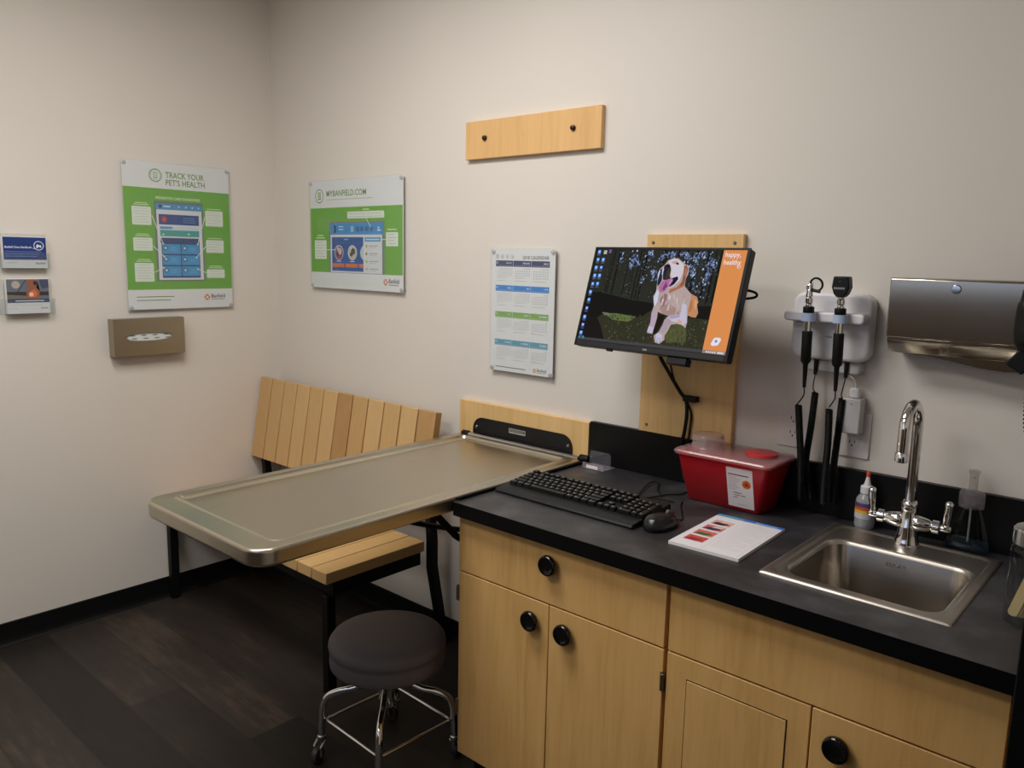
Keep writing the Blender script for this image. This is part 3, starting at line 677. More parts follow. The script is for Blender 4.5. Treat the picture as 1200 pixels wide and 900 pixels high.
# ------------------------------------------------------------------ sink
t = thing('sink', 'square drop-in stainless steel sink set into the black countertop', 'sink', (2.855, -.3, H))
b = NB()
def rl(x0, x1, y0, y1, r, z, n=8):
    return [b.verts.new((x, y, z)) for x, y in rrect(x0, x1, y0, y1, r, n)]
bx0, bx1, by0, by1 = SX0 + .036, SX1 - .030, SY0 + .040, SY1 - .112
L = [rl(SX0, SX1, SY0, SY1, .004, H + .0004), rl(SX0 + .001, SX1 - .001, SY0 + .001, SY1 - .001, .006, H + .0035), rl(SX0 + .006, SX1 - .006, SY0 + .006, SY1 - .006, .008, H + .0055),
     rl(SX0 + .009, SX1 - .009, SY0 + .009, SY1 - .009, .010, H + .0055), rl(SX0 + .014, SX1 - .014, SY0 + .016, SY1 - .014, .020, H + .0055), rl(SX0 + .017, SX1 - .017, SY0 + .019, SY1 - .017, .022, H + .005), rl(SX0 + .021, SX1 - .020, SY0 + .023, SY1 - .021, .022, H + .0018), rl(SX0 + .024, SX1 - .023, SY0 + .026, SY1 - .024, .022, H + .0015),
     rl(bx0 - .008, bx1 + .008, by0 - .008, by1 + .008, .046, H + .0015), rl(bx0 - .004, bx1 + .004, by0 - .004, by1 + .004, .044, H + .0013), rl(bx0, bx1, by0, by1, .042, H - .001), rl(bx0 + .003, bx1 - .003, by0 + .003, by1 - .003, .042, H - .008),
     rl(bx0 + .008, bx1 - .008, by0 + .008, by1 - .008, .045, H - .12), rl(bx0 + .014, bx1 - .014, by0 + .014, by1 - .014, .045, H - .140), rl(bx0 + .028, bx1 - .028, by0 + .028, by1 - .028, .045, H - .150),
     rl(bx0 + .11, bx1 - .11, by0 + .09, by1 - .09, .03, H - .155)]
for k, (A, B) in enumerate(zip(L, L[1:])): bridge(b, A, B, 1 if k >= 11 else 0)
b.faces.new(L[-1]).material_index = 1; obj('basin', b, [M_SINK, M_BOWL], t, smooth=True, angle=60)
b = NB(); lathe(b, [(0, .001), (.018, .001), (.022, .004), (.040, .0045), (.043, .002), (.043, 0)], ((bx0 + bx1) / 2, (by0 + by1) / 2, H - .1548), n=28); obj('drain', b, M_CHROMED, t, smooth=True)
p = Print((2.83, by1 - .0046, H - .034), (1, 0, 0), (0, 0, 1), (0, -1, 0)); p.text('ELKAY', 0, 0, 44, 9, (104, 98, 92), 1); p.obj('stamped_mark', t)

# ------------------------------------------------------------------ faucet
FX, FYY, FZ = 2.850, -.115, H + .0015
t = thing('faucet', 'chrome gooseneck faucet with two lever handles behind the sink', 'faucet', (FX, FYY, FZ))
b = NB(); lathe(b, [(0, 0), (.029, 0), (.0295, .004), (.027, .012), (.0225, .030), (.0215, .045), (.0205, .050), (.0185, .054), (.018, .078), (.0165, .082), (.0165, .086), (.0185, .088), (.0185, .104), (.0165, .107), (.0145, .109), (0, .109)], (FX, FYY, FZ), n=32)
obj('body', b, M_CHROME, t, smooth=True, angle=45)
b = NB(); path = [(FX, FYY, .955), (FX, FYY, 1.05), (FX, FYY, 1.148)]
for i in range(1, 13): a = PI * i / 12; path.append((FX, FYY - .0525 + .0525 * math.cos(a), 1.150 + .0525 * math.sin(a)))
path += [(FX, FYY - .1055, 1.12), (FX, FYY - .1062, 1.098)]; tube(b, path, .0118, 20); obj('spout', b, M_CHROME, t, smooth=True, angle=60)
b = NB(); lathe(b, [(0, 0), (.0105, 0), (.0142, .002), (.0142, .020), (.0125, .0225), (0, .0225)], (FX, FYY - .1064, 1.079), n=24); obj('aerator', b, M_CHROME, t, smooth=True)
for s in (-1, 1):
    b = NB(); zc = .9175; d = (s, 0, 0)
    lathe(b, [(.016, .012), (.0185, .018), (.0185, .024), (.0150, .044), (.0120, .048), (.0120, .051), (.0160, .053), (.0160, .067), (.0125, .069), (.008, .070), (0, .070)], (FX, FYY, zc), d, 24)
    obj('valve', b, M_CHROME, t, smooth=True, angle=45)
    b = NB(); lathe(b, [(0, .069), (.007, .069), (.0075, .073), (.008, .086), (.006, .091), (0, .092)], (FX, FYY, zc), d, 18)
    xh = FX + s * .081; tube(b, spline([(xh, FYY - .002, zc), (xh, FYY - .003, zc + .018), (xh + s * .002, FYY - .004, zc + .045), (xh + s * .003, FYY - .005, zc + .066)], 5), [.0065] * 3 + [.0082] * 5 + [.0095] * 6 + [.0085, .0045], 14); obj('lever', b, M_CHROME, t, smooth=True, angle=60)

# ------------------------------------------------------------------ monitor
MR = Euler((math.radians(-16.91), 0, math.radians(-3.38)), 'XYZ'); MC = Vector((2.2102, -.2343, 1.4124))
t = thing('monitor', 'black flat monitor showing a golden retriever, tilted up on the wall arm', 'monitor', MC, MR)
W, HH = .238, .134
def lbox(b, *a, **k): return box(b, *a, **k)
b = NB(); prism(b, rrect(-.2445, .2460, -.151, .1395, .006, 4), .002, .026, 'y')
prism(b, rrect(-.15, .15, -.10, .09, .02, 4), .026, .046, 'y'); obj('housing', b, M_BLKPL, t, local=True, bevel=.0015)
b = NB()
for (xa, xb, za, zb) in ((-.2445, -W, -.151, .1395), (W, .246, -.151, .1395), (-W, W, HH, .1395), (-W, W, -.151, -HH)): box(b, xa, xb, -.0015, .002, za, zb)
obj('bezel', b, mat('bezel_black', (8, 8, 9), .5, spec=.2), t, local=True)
# bottom fascia a touch lighter
b = NB(); box(b, -.236, .236, -.0022, -.0016, -.1495, -.1365); obj('bottom_fascia', b, mat('fascia_grey', (34, 33, 36), .5, spec=.25), t, local=True)
b = NB(); box(b, .070, .130, .004, .030, -.171, -.1515); obj('cable_box', b, M_BLKPL, t, local=True, bevel=.002)
b = NB(); box(b, -.130, -.112, .002, .012, -.157, -.1515); obj('button', b, M_BLKPL, t, local=True, bevel=.001)
R3 = MR.to_matrix(); ax, ay, az = R3 @ Vector((1, 0, 0)), R3 @ Vector((0, 1, 0)), R3 @ Vector((0, 0, 1))
p = Print(MC + ay * .0016, ax, az, -ay, glow=.9, step=.00008); rnd = random.Random(11)
p.rect(-238, -134, 238, 134, (46, 48, 42), 0)
for k in range(34):       # forest trunks
    u = rnd.uniform(-205, 168); w = rnd.uniform(2, 8); cc = rnd.choice([(30, 28, 26), (24, 24, 22), (46, 42, 38), (52, 48, 40)])
    p.poly([(u - w / 2, rnd.uniform(-20, 6)), (u + w / 2, rnd.uniform(-20, 6)), (u + w * .4 + rnd.uniform(-3, 3), 133), (u - w * .4, 133)], cc, 1 + k % 3)
clusters = [(-147, 107, 9, 16, 18), (-101, 108, 10, 20, 40), (-109, 88, 7, 9, 22), (-51, 122, 8, 10, 26), (-25, 66, 6, 16, 26), (-61, 45, 10, 10, 12), (-86, 96, 4, 8, 8), (-108, 29, 5, 4, 3), (19, 119, 14, 8, 30), (-11, 110, 8, 14, 22),
            (92, 78, 9, 14, 36), (97, 101, 12, 20, 34), (68, 115, 9, 14, 30), (105, 119, 20, 12, 36), (140, 60, 10, 30, 34), (135, 84, 12, 30, 36), (150, 100, 12, 24, 36), (-28, 64, 8, 14, 16), (100, 40, 24, 18, 22), (120, 20, 20, 12, 8), (-60, 100, 20, 30, 20), (30, 120, 60, 8, 30)]
for (u, v, su, sv, n) in clusters:
    for k in range(n):
        a = u + rnd.gauss(0, su * .6); c = v + rnd.gauss(0, sv * .6); s = rnd.uniform(.8, 2.6)
        if abs(a) > 165 or c > 131: continue
        cc = rnd.choice([(140, 160, 208), (186, 200, 232), (110, 130, 180), (90, 104, 140), (120, 140, 190), (74, 84, 112), (64, 74, 96), (96, 110, 130)])
        p.poly([(a - s, c - s * rnd.uniform(.5, 1.6)), (a + s, c - s), (a + s * .8, c + s * rnd.uniform(.6, 2)), (a - s * .7, c + s)], cc, 5)
for k in range(520):
    a = rnd.uniform(-190, 165); c = rnd.uniform(0, 130); s = rnd.uniform(.5, 1.5); cc = rnd.choice([(60, 66, 50), (70, 64, 52), (88, 96, 110), (54, 60, 70), (74, 70, 58), (34, 34, 30), (82, 84, 70), (30, 30, 28)])
    p.rect(a - s, c - s, a + s, c + s, cc, 4)
p.poly([(-238, 5), (-188, 9), (-130, 1), (-65, -10), (6, -16), (100, -18), (172, -12), (172, -56), (16, -62), (-51, -62), (-181, -76), (-238, -82)], (30, 28, 27), 6)
p.line(-188, 8, -64, -10, 1.6, (62, 60, 54), 7)
p.poly([(-238, -82), (-201, -80), (-165, -52), (-126, -52), (-52, -57), (-34, -53), (-10, -36), (16, -34), (60, -52), (110, -46), (157, -48), (173, -48), (173, -134), (-238, -134)], (54, 54, 40), 7)
p.poly([(-238, -78), (-190, -60), (-165, -90), (-140, -134), (-238, -134)], (32, 29, 28), 8)
p.poly([(-166, -52), (-120, -50), (-53, -55), (-75, -71), (-128, -69)], (96, 112, 66), 8); p.poly([(-172, -50), (-150, -50), (-142, -56), (-160, -58)], (110, 116, 100), 9)
for k in range(420):
    a = rnd.uniform(-150, 170); c = rnd.uniform(-132, -52); s = rnd.uniform(1, 3.2); cc = rnd.choice([(64, 66, 44), (78, 80, 54), (54, 50, 38), (90, 92, 66), (44, 42, 34), (72, 64, 48), (46, 44, 36), (60, 58, 42)])
    p.poly([(a - s, c - s * .5), (a + s, c - s * .7), (a + s * .6, c + s * 1.2), (a - s * .6, c + s)], cc, 9 + k % 2)
p.poly([(56, -73), (80, -66), (100, -68), (112, -76), (118, -110), (60, -118), (50, -100)], (84, 88, 56), 11)
for k in range(60):
    a = rnd.uniform(56, 120); c = rnd.uniform(-122, -72); s = rnd.uniform(1, 2.4); p.rect(a - s * .5, c - s * 2, a + s * .5, c + s * 2, rnd.choice([(100, 104, 70), (70, 74, 44), (58, 54, 38)]), 12)
p.poly([(15, -44), (40, -44), (34, -70), (20, -100), (12, -90)], (36, 30, 24), 11)
DOG = (184, 164, 162); PALE = (198, 194, 212); RUST = (150, 92, 66)
rump = [(90, 5), (104, 15.8), (122.7, 9.1), (130, -4.1), (127.5, -11), (136.1, -33), (132.4, -45.2), (118.8, -44.6), (104, -40), (92, -20)]
p.poly(rump, (196, 140, 104), 13); p.poly([(104, 2), (112, -2), (116, -24), (108, -36), (100, -26)], (190, 120, 60), 14); p.poly([(118, 4), (128, -6), (126, -26), (120, -14)], (214, 164, 130), 14)
body = [(2.9, 91.7), (10.6, 104.4), (28.4, 111.7), (43.1, 109.5), (59.8, 98.9), (70, 93), (75.1, 92.9), (81.2, 82.3), (81.4, 66.9), (77.2, 56.1), (78.6, 36.2), (92, 25), (104.1, 15.8), (106, 0), (105, -20), (107.8, -48.3), (109.9, -60.3), (109.1, -74.6), (95.4, -67.3), (79.3, -65.4), (62.9, -69.6), (58, -85.3), (51, -99.7), (53.7, -110.2), (40.8, -122.8), (25.8, -120.3), (17.6, -102.4), (30.9, -90.5), (37.2, -73), (40.4, -57.3), (49.9, -45.9), (31.3, -42.4), (13.7, -37.3), (15.9, -52.7), (13.6, -79.4), (12, -98.2), (-5.8, -96.4), (-6.4, -87.1), (-2.1, -68), (-5.2, -41.5), (-2.7, -22.6), (-11.5, 4.5), (-5.6, 17.4), (-7.4, 31.5), (-9.1, 45.6), (-12.9, 67.7), (-8.8, 80.4), (-3.1, 86.8)]
p.poly(body, DOG, 15)
p.poly([(66, 45), (75.4, 42.2), (75.5, 34.5), (54, 22.9), (35.2, 12.9), (35.7, 25.3), (55.2, 32.2)], (176, 112, 84), 16)
p.poly([(15.5, -1.3), (35, -.3), (45.8, -15.3), (65.5, -23.5), (83.3, -39.3), (49.6, -44.4), (31.3, -42.4), (17.2, -29.3)], (168, 138, 132), 16)
p.poly([(20, 14), (34, 10), (30, -20), (20, -26), (12, -4)], (150, 118, 116), 17)
for k in range(44):
    a = rnd.uniform(6, 92); c = rnd.uniform(-34, 22); p.line(a, c, a + rnd.uniform(-4, 4), c - rnd.uniform(8, 18), rnd.uniform(1, 2.6), rnd.choice([(214, 206, 212), (190, 168, 168), (176, 148, 146), (222, 216, 226), (200, 168, 150)]), 18)
p.poly([(84, -10), (98, -14), (104, -42), (109, -60), (100, -68), (80, -62), (52, -58), (46, -50), (84, -44)], PALE, 17)
p.poly([(50, -47), (84, -43), (84, -48), (60, -54)], (170, 160, 190), 18); p.poly([(84, -52), (96, -60), (92, -66), (78, -62)], (214, 170, 150), 18)
p.poly([(40.5, -65), (51.1, -50.5), (64.1, -60.4), (56.4, -71.6), (49.1, -92.1), (34.8, -91.7)], (176, 156, 170), 18)
p.poly([(24, -98), (34, -94), (44, -100), (46, -112), (36, -120), (28, -116)], (198, 194, 220), 18); p.line(33, -106, 31, -119, 1.4, (120, 110, 140), 19); p.line(40, -106, 40, -118, 1.4, (120, 110, 140), 19)
p.poly([(-5.2, -41.5), (12.4, -38.9), (15, -52.8), (12.8, -76.3), (-1.3, -71.1)], (182, 164, 186), 17); p.poly([(-4, -78), (12, -80), (11, -96), (-4, -94)], (190, 186, 224), 18)
p.poly([(-4, 24), (4, 16), (6, -10), (0, -24), (-8, -2)], (206, 210, 234), 17)
# head
p.poly([(12, 102), (28, 109), (42, 107), (58, 97), (66, 88), (64, 66), (60, 50), (44, 34), (30, 28), (34, 40), (52, 58), (34, 56), (28, 66), (27, 82), (20, 92)], (212, 204, 214), 16)
p.poly([(22, 100), (36, 104), (44, 100), (36, 94), (26, 96)], (196, 164, 160), 17)
p.poly([(63.8, 89.6), (70.1, 92.1), (78.6, 82.2), (76.1, 60.7), (76.6, 40.7), (71.7, 35.9), (64.8, 35.7), (68, 51.2), (67.8, 69.7)], RUST, 17); p.poly([(70, 86), (75, 80), (74, 62), (71, 66)], (184, 130, 112), 18)
p.poly([(3.3, 90.1), (11.3, 94.2), (21.2, 90.4), (26.5, 76.5), (26.4, 62.4), (30.1, 54.7), (20.7, 49.7), (7.7, 50.9), (4.2, 64.9), (2.1, 80.6)], (42, 40, 52), 17)
p.poly([(18, 84), (25, 76), (25, 62), (18, 52), (13, 56), (15, 72)], (66, 60, 44), 18); p.disc(15.2, 89.5, 5, (22, 20, 32), 18, 12, 4)
p.poly([(-9.4, 75.7), (-3.8, 82.1), (2.4, 64.9), (4.5, 49.2), (1.5, 39.7), (-3.7, 31.6), (-7.5, 39.4), (-8.3, 56.7)], (40, 42, 66), 17); p.poly([(-9.5, 78), (-12, 66), (-9, 48), (-7, 60), (-6, 74)], (196, 200, 226), 18); p.poly([(0, 84), (4, 80), (3, 62), (0, 66)], (200, 206, 232), 19)
p.poly([(31.9, 54.7), (51.5, 61.5), (55.1, 53.9), (46.3, 39.7), (34.2, 31.5), (26.3, 34.3), (26.8, 46.8)], (34, 30, 52), 18)
p.poly([(8.5, 47.8), (20.3, 51.3), (35.1, 56.4), (40.1, 50.3), (33.4, 34.6), (26.1, 28), (19.5, 18.4), (7.8, 14.8), (-.6, 30.2)], (176, 112, 160), 19); p.poly([(20, 46), (26, 34), (19, 20), (12, 26)], (130, 64, 112), 20); p.line(36, 52, 30, 40, 2, (214, 190, 214), 20)
p.poly([(36, 96.9), (42, 99), (48.5, 95), (43, 92)], (70, 40, 48), 18); p.disc(43, 95.6, 2.4, (24, 16, 20), 19, 8)
# orange banner, icons and task bar
p.rect(171.5, -134, 238, 134, (226, 146, 84), 13)
p.text('happy,', 178, 112, 222, 129, (240, 226, 232), 14); p.text('healthy', 178, 92, 226, 109, (240, 226, 232), 14); p.ringd(222, 92, 5, 1.6, (240, 226, 232), 15, 12)
p.disc(204, -102, 11, (236, 232, 240), 14, 8); p.disc(197, -108, 6, (236, 232, 240), 14, 8); p.disc(211, -97, 6, (236, 232, 240), 14, 8); p.disc(204, -101, 4, (110, 140, 210), 15, 6)
p.rect(-238, -134, 238, -126, (72, 72, 74), 21); p.rect(172, -134, 238, -125, (150, 134, 124), 22); p.rect(214, -132, 232, -127, (214, 212, 212), 23)
for k in range(5): p.rect(182 + k * 6, -132, 185.5 + k * 6, -127.5, (226, 222, 220), 23)
for (u, v) in ((-229, 125), (-228, 102), (-209, 102), (-228.4, 78.4), (-210, 78.8), (-227, 54.7), (-209.5, 55), (-227.6, 30), (-210, 31), (-229, 6), (-228.1, -17), (-229, -42), (-229.7, -67.7), (-229.6, -91), (-230, -114)):
    cc = rnd.choice([(60, 110, 220), (80, 140, 230), (50, 90, 200), (40, 130, 200)]); p.rect(u - 6, v - 6, u + 5, v + 6, cc, 13, 1.2)
    p.rect(u - 3.5, v - 2, u + 2.5, v + 4, (196, 214, 244), 14); p.rect(u - 6, v - 10, u + 5, v - 8.5, (120, 120, 130), 13)
p.rect(-213, 119, -202, 130, (186, 190, 176), 13); p.rect(-195, 122, -186, 133, (110, 90, 160), 13); p.disc(-219, -126, 4, (70, 150, 160), 22, 10); p.disc(-232, -126, 4, (60, 130, 170), 22, 10)
p.obj('lit_screen', t)
p = Print(MC - ay * .0024, ax, az, -ay); p.ringd(-3, -143, 3, 1, (170, 166, 160), 0, 12); p.rect(1, -145, 7, -141, (150, 146, 140), 0); p.obj('maker_mark', t)
# wall arm
t = thing('monitor_mount', 'black wall arm holding the monitor off the maple board', 'monitor mount', (2.19, -.02, 1.40))
b = NB(); box(b, 2.14, 2.24, -.033, -.0195, 1.33, 1.47); obj('wall_mount', b, M_BLKMET, t, bevel=.002)
pb = MC + ay * .05
b = NB(); tube(b, [(2.19, -.034, 1.40), (2.19, -.09, 1.40), pb], .02, 14); obj('arm', b, M_BLKMET, t, smooth=True)
b = NB(); Mx = Matrix.Translation(MC) @ R3.to_4x4(); box(b, -.06, .06, .0465, .054, -.06, .06, M=Mx); obj('mount_plate', b, M_BLKMET, t, bevel=.001)
# loop of cable right of the monitor and the cables running down the board
b = NB(); tube(b, spline([(2.30, -.10, 1.455), (2.36, -.13, 1.452), (2.405, -.14, 1.443), (2.440, -.14, 1.436), (2.449, -.14, 1.428), (2.438, -.14, 1.421), (2.40, -.135, 1.417), (2.34, -.12, 1.418), (2.28, -.09, 1.42)], 6), .0034, 8)
tag(obj('cable', b, M_RUBBER, smooth=True), 'black cable loop sticking out behind the right side of the monitor', 'cable')
b = NB(); tube(b, spline([(2.13, -.11, 1.30), (2.128, -.065, 1.235), (2.150, -.05, 1.190), (2.185, -.04, 1.135), (2.204, -.034, 1.109), (2.209, -.034, 1.07), (2.206, -.036, 1.02), (2.200, -.036, .98), (2.200, -.034, .93), (2.215, -.04, .880), (2.25, -.06, .8625), (2.27, -.10, .8625)], 6), .0055, 10)
o = tag(obj('cable', b, M_RUBBER, smooth=True), 'thick black cable hanging from the monitor down the maple board', 'cable')
b = NB(); tube(b, spline([(2.155, -.10, 1.31), (2.158, -.06, 1.225), (2.172, -.046, 1.16), (2.199, -.027, 1.112), (2.219, -.026, 1.07), (2.217, -.026, 1.02), (2.214, -.027, .98), (2.216, -.026, .93), (2.228, -.032, .878), (2.262, -.045, .861), (2.27, -.06, .861)], 6), .0028, 8)
tag(obj('cable', b, M_RUBBER, smooth=True), 'thin black cable beside the thick one on the maple board', 'cable')
b = NB(); box(b, 2.196, 2.240, -.041, -.0205, 1.107, 1.124); tag(obj('cable_clip', b, M_RUBBER, bevel=.002), 'small black clip fixing the cables to the maple board', 'cable clip')
b = NB(); tube(b, spline([(2.285, -.215, .861), (2.24, -.225, .861), (2.19, -.240, .861), (2.165, -.185, .863), (2.140, -.105, .863), (2.158, -.088, .863), (2.19, -.145, .862), (2.235, -.195, .861)], 6), .0018, 8)
tag(obj('cable', b, M_RUBBER, smooth=True), 'thin black cord curled on the counter left of the red container', 'cable')
b = NB(); tube(b, spline([(2.197, -.28, .862), (2.21, -.255, .861), (2.235, -.175, .861), (2.262, -.14, .861), (2.262, -.08, .861)], 6), .002, 8)
tag(obj('cable', b, M_RUBBER, smooth=True), 'black cord on the counter running from the keyboard back towards the wall', 'cable')

# ------------------------------------------------------------------ keyboard
KX0, KX1, KY0, KY1 = 1.868, 2.325, -.486, -.300
t = thing('keyboard', 'black full size keyboard lying on the left part of the countertop', 'keyboard', (KX0, KY0, H))
def kz(y): return .010 + (y - 0) * .09     # local: deck height rises to the rear
b = NB(); D = KY1 - KY0; WK = KX1 - KX0
prism(b, [(0, .002), (0, .0065), (.006, .0115), (.045, .0150), (.050, kz(.05)), (D - .004, kz(D)), (D, kz(D) - .004), (D, .004), (D - .02, .0005), (.02, .0005)], 0, WK, 'x')
obj('base', b, mat('keyboard_body', (22, 22, 23), .5, spec=.3), t, local=True, bevel=.0015)
KM = {}
def key(x, y, w, d=.0162):
    k = (round(w, 4), round(d, 4))
    if k not in KM:
        b = NB(); lo = [(0, 0), (w, 0), (w, d), (0, d)]; i = .0022
        vs = [b.verts.new((a, c, -.002)) for a, c in lo]; vt = [b.verts.new((a + (i if a == 0 else -i), c + (i * .7 if c == 0 else -i * .7), .0085)) for a, c in lo]
        bridge(b, vs, vt); b.faces.new(vt); b.faces.new(vs[::-1]); bmesh.ops.recalc_face_normals(b, faces=b.faces)
        me = bpy.data.meshes.new('key'); b.to_mesh(me); b.free(); me.materials.append(M_KEY); me.materials.append(mat('key_legend', (150, 150, 150), .5)); KM[k] = me
        b = bmesh.new(); b.from_mesh(me)
        v = [b.verts.new(q) for q in ((.005, .0075, .0087), (.0085, .0075, .0087), (.0085, .0115, .0087), (.005, .0115, .0087))]; f = b.faces.new(v); f.material_index = 1
        b.to_mesh(me); b.free()
    o = bpy.data.objects.new('key', KM[k]); COL.objects.link(o); o.parent = t
    o.location = (x, y, kz(y) + .002); o.rotation_euler = (math.atan(.09), 0, 0)
U = .0199; X0k = .010; rows = [.056 + .0194 * i for i in range(5)] + [.056 + .0194 * 5 + .005]
G = .0014
def row(y, x, ws):
    for w in ws:
        if w > 0: key(x, y, w * U - G)
        x += abs(w) * U
ry_ = [r - .006 for r in rows]
row(ry_[0], X0k, [1.25, 1.25, 1.25, 6.25, 1.25, 1.25, 1.25, 1.25]); row(ry_[1], X0k, [2.25] + [1] * 10 + [2.75]); row(ry_[2], X0k, [1.75] + [1] * 11 + [2.25])
row(ry_[3], X0k, [1.5] + [1] * 12 + [1.5]); row(ry_[4], X0k, [1] * 13 + [2]); row(ry_[5], X0k, [1, -1, 1, 1, 1, 1, -.5, 1, 1, 1, 1, -.5, 1, 1, 1, 1])
xn = X0k + 15.25 * U; row(ry_[0], xn, [1, 1, 1]); row(ry_[1], xn + U, [1]); row(ry_[3], xn, [1] * 3); row(ry_[4], xn, [1] * 3); row(ry_[5], xn, [1] * 3)
xn = X0k + 18.5 * U; row(ry_[0], xn, [2, 1]); row(ry_[1], xn, [1] * 3)
for r in (2, 3, 4): row(ry_[r], xn, [1] * 3)
xn2 = xn + 3 * U
key(xn2, ry_[0], U - G, U * 2 - G); key(xn2, ry_[2], U - G, U * 2 - G); key(xn2, ry_[4], U - G)
# ------------------------------------------------------------------ mouse
t = thing('mouse', 'small black computer mouse right of the keyboard', 'mouse', (2.366, -.418, H), (0, 0, math.radians(-6)))
b = NB(); NU, NV = 24, 10
for j in range(NV + 1):
    ph = j / NV * PI / 2
    rg = []
    for i in range(NU):
        a = 2 * PI * i / NU; c, s = math.cos(a), math.sin(a)
        x = .0315 * math.copysign(abs(c) ** .85, c) * math.cos(ph) ** .55 * (1 - .08 * s); y = .054 * math.copysign(abs(s) ** .85, s) * math.cos(ph) ** .55
        z = .0045 + .031 * math.sin(ph) ** .9 * (1 - .12 * (y / .054))
        rg.append((x, y, z))
    if j == 0: prev = [b.verts.new((p0[0] * .94, p0[1] * .94, .0008)) for p0 in rg]; b.faces.new(prev[::-1])
    cur = [b.verts.new(q) for q in rg] if j < NV else None
    if cur: bridge(b, prev, cur); prev = cur
    else: b.faces.new(prev)
obj('body', b, mat('mouse_black', (20, 20, 21), .28), t, local=True, smooth=True, angle=60)
b = NB(); cyl(b, (-.0035, .030, .0315), (.0035, .030, .0315), .0085, n=20); obj('scroll_wheel', b, mat('wheel_grey', (70, 70, 72), .35), t, local=True, smooth=True)
b = NB(); tube(b, spline([(0, .053, .012), (0, .068, .006), (.0, .09, .0025), (-.03, .13, .0025), (-.07, .18, .0025), (-.09, .215, .0025)], 6), .0018, 8); obj('cord', b, M_RUBBER, t, local=True, smooth=True)

# ------------------------------------------------------------------ red sharps container
t = thing('sharps_container', 'red plastic sharps container with clear lid on the countertop', 'sharps container', (2.40, -.1, H))
b = NB(); zt = 1.000
def q4(x0, x1, y0, y1, r, z, bm=None): return [(bm or b).verts.new((x, y, z)) for x, y in rrect(x0, x1, y0, y1, r, 5)]
L = [q4(2.292, 2.498, -.148, -.040, .010, H), q4(2.288, 2.502, -.153, -.036, .013, H + .004), q4(2.270, 2.530, -.188, -.026, .014, zt - .012), q4(2.264, 2.536, -.193, -.022, .016, zt - .010), q4(2.264, 2.536, -.193, -.022, .016, zt - .002)]
for A, B in zip(L, L[1:]): bridge(b, A, B)
b.faces.new(L[0][::-1]); b.faces.new(L[-1]); obj('bin', b, M_RED, t, smooth=True, angle=40)
b = NB(); L = [q4(2.260, 2.540, -.197, -.0205, .018, zt - .0068), q4(2.259, 2.541, -.198, -.0202, .018, zt - .001), q4(2.262, 2.538, -.195, -.0215, .017, zt + .003), q4(2.27, 2.53, -.187, -.027, .014, zt + .0045)]
for A, B in zip(L, L[1:]): bridge(b, A, B)
b.faces.new(L[-1]); obj('lid', b, clearmat('lid_clear', (240, 222, 224), .15, .24, (222, 196, 200)), t, smooth=True, angle=40)
b = NB(); lathe(b, [(.0475, 0), (.0445, .004), (.0435, .030), (.042, .034), (.036, .036), (0, .0365)], (2.322, -.108, zt + .0046), n=40); obj('dome_cap', b, M_CLEARH, t, smooth=True, angle=60)
b = NB(); lathe(b, [(.043, 0), (.043, .006), (.040, .008), (.012, .0085), (0, .0085)], (2.470, -.092, zt + .0046), n=40); obj('red_cap', b, M_REDCAP, t, smooth=True)
# label on the sloping front
n0 = Vector((2.42, -.1585, H + .010)); up = Vector((0, -.0350, .127)).normalized(); outd = Vector((0, -.9640, -.2657))
p = Print(Vector((2.416, -.1535, .8650)) + outd * .0008 + up * .004, (1, 0, 0), up, outd, step=.00015)
p.rect(0, 0, 73, 116, (222, 214, 216), 0); p.rect(5, 95, 62, 98, (70, 62, 66), 1)
p.disc(55, 72, 12.5, (222, 110, 30), 1, 24)
for k in range(3):
    a = PI / 2 + k * 2 * PI / 3; p.ringd(55 + 4.4 * math.cos(a), 72 + 4.4 * math.sin(a), 4.4, 1.8, (120, 30, 20), 2, 14)
p.ringd(55, 72, 3.6, 1.2, (120, 30, 20), 3, 14)
for k, w in enumerate((22, 34, 28, 20, 24, 30, 20)): p.rect(5, 88 - k * 6, 5 + w, 89.6 - k * 6, (170, 160, 166) if k % 2 else (196, 150, 156), 1)
for v, a, c in ((42, 16, 40), (35, 20, 34), (35, 38, 50), (28, 16, 28)): p.rect(a, v, c, v + 2.2, (92, 86, 92), 1)
p.rect(26, 8, 54, 9.5, (180, 174, 178), 1); p.obj('label_sticker', t)

# ------------------------------------------------------------------ pad of printed sheets
t = thing('paper_pad', 'thick pad of white printed sheets with a blue header, on the counter before the sink', 'paper pad', (2.4388, -.5037, H), (0, 0, .0362 * 1))
b = NB(); box(b, 0, .173, 0, .2724, .0003, .0075); obj('sheets', b, M_PAPER, t, local=True)
Rz = Matrix.Rotation(.0362, 4, 'Z'); ux, uy = Rz @ Vector((1, 0, 0)), Rz @ Vector((0, 1, 0))
p = Print(Vector((2.4388, -.5037, H + .00752)), ux, uy, (0, 0, 1), step=.00006)
p.rect(0, 0, 173, 272.4, (226, 222, 226), 0); p.rect(0, 256, 173, 272.4, (48, 110, 200), 1); p.rect(0, 256, 70, 272.4, (70, 150, 190), 2)
p.rect(110, 259, 160, 265, (150, 190, 226), 3); p.disc(106, 264, 5, (190, 180, 120), 3, 10); p.line(80, 6, 80, 250, .8, (190, 188, 196), 1); p.line(165, 6, 165, 250, .8, (190, 188, 196), 1)
for k, (ca, cb) in enumerate((((196, 80, 78), (150, 50, 52)), ((206, 110, 96), (70, 96, 60)), ((196, 110, 120), (60, 50, 66)), ((214, 160, 150), (40, 34, 48)))):
    v = 40 + k * 48; p.rect(16, v, 66, v + 38, ca, 1)
    p.poly([(20, v + 4), (44, v + 2), (62, v + 14), (50, v + 26), (24, v + 20)], cb, 2); p.poly([(34, v + 20), (58, v + 22), (64, v + 36), (40, v + 34)], (226, 190, 182) if k > 1 else ca, 3)
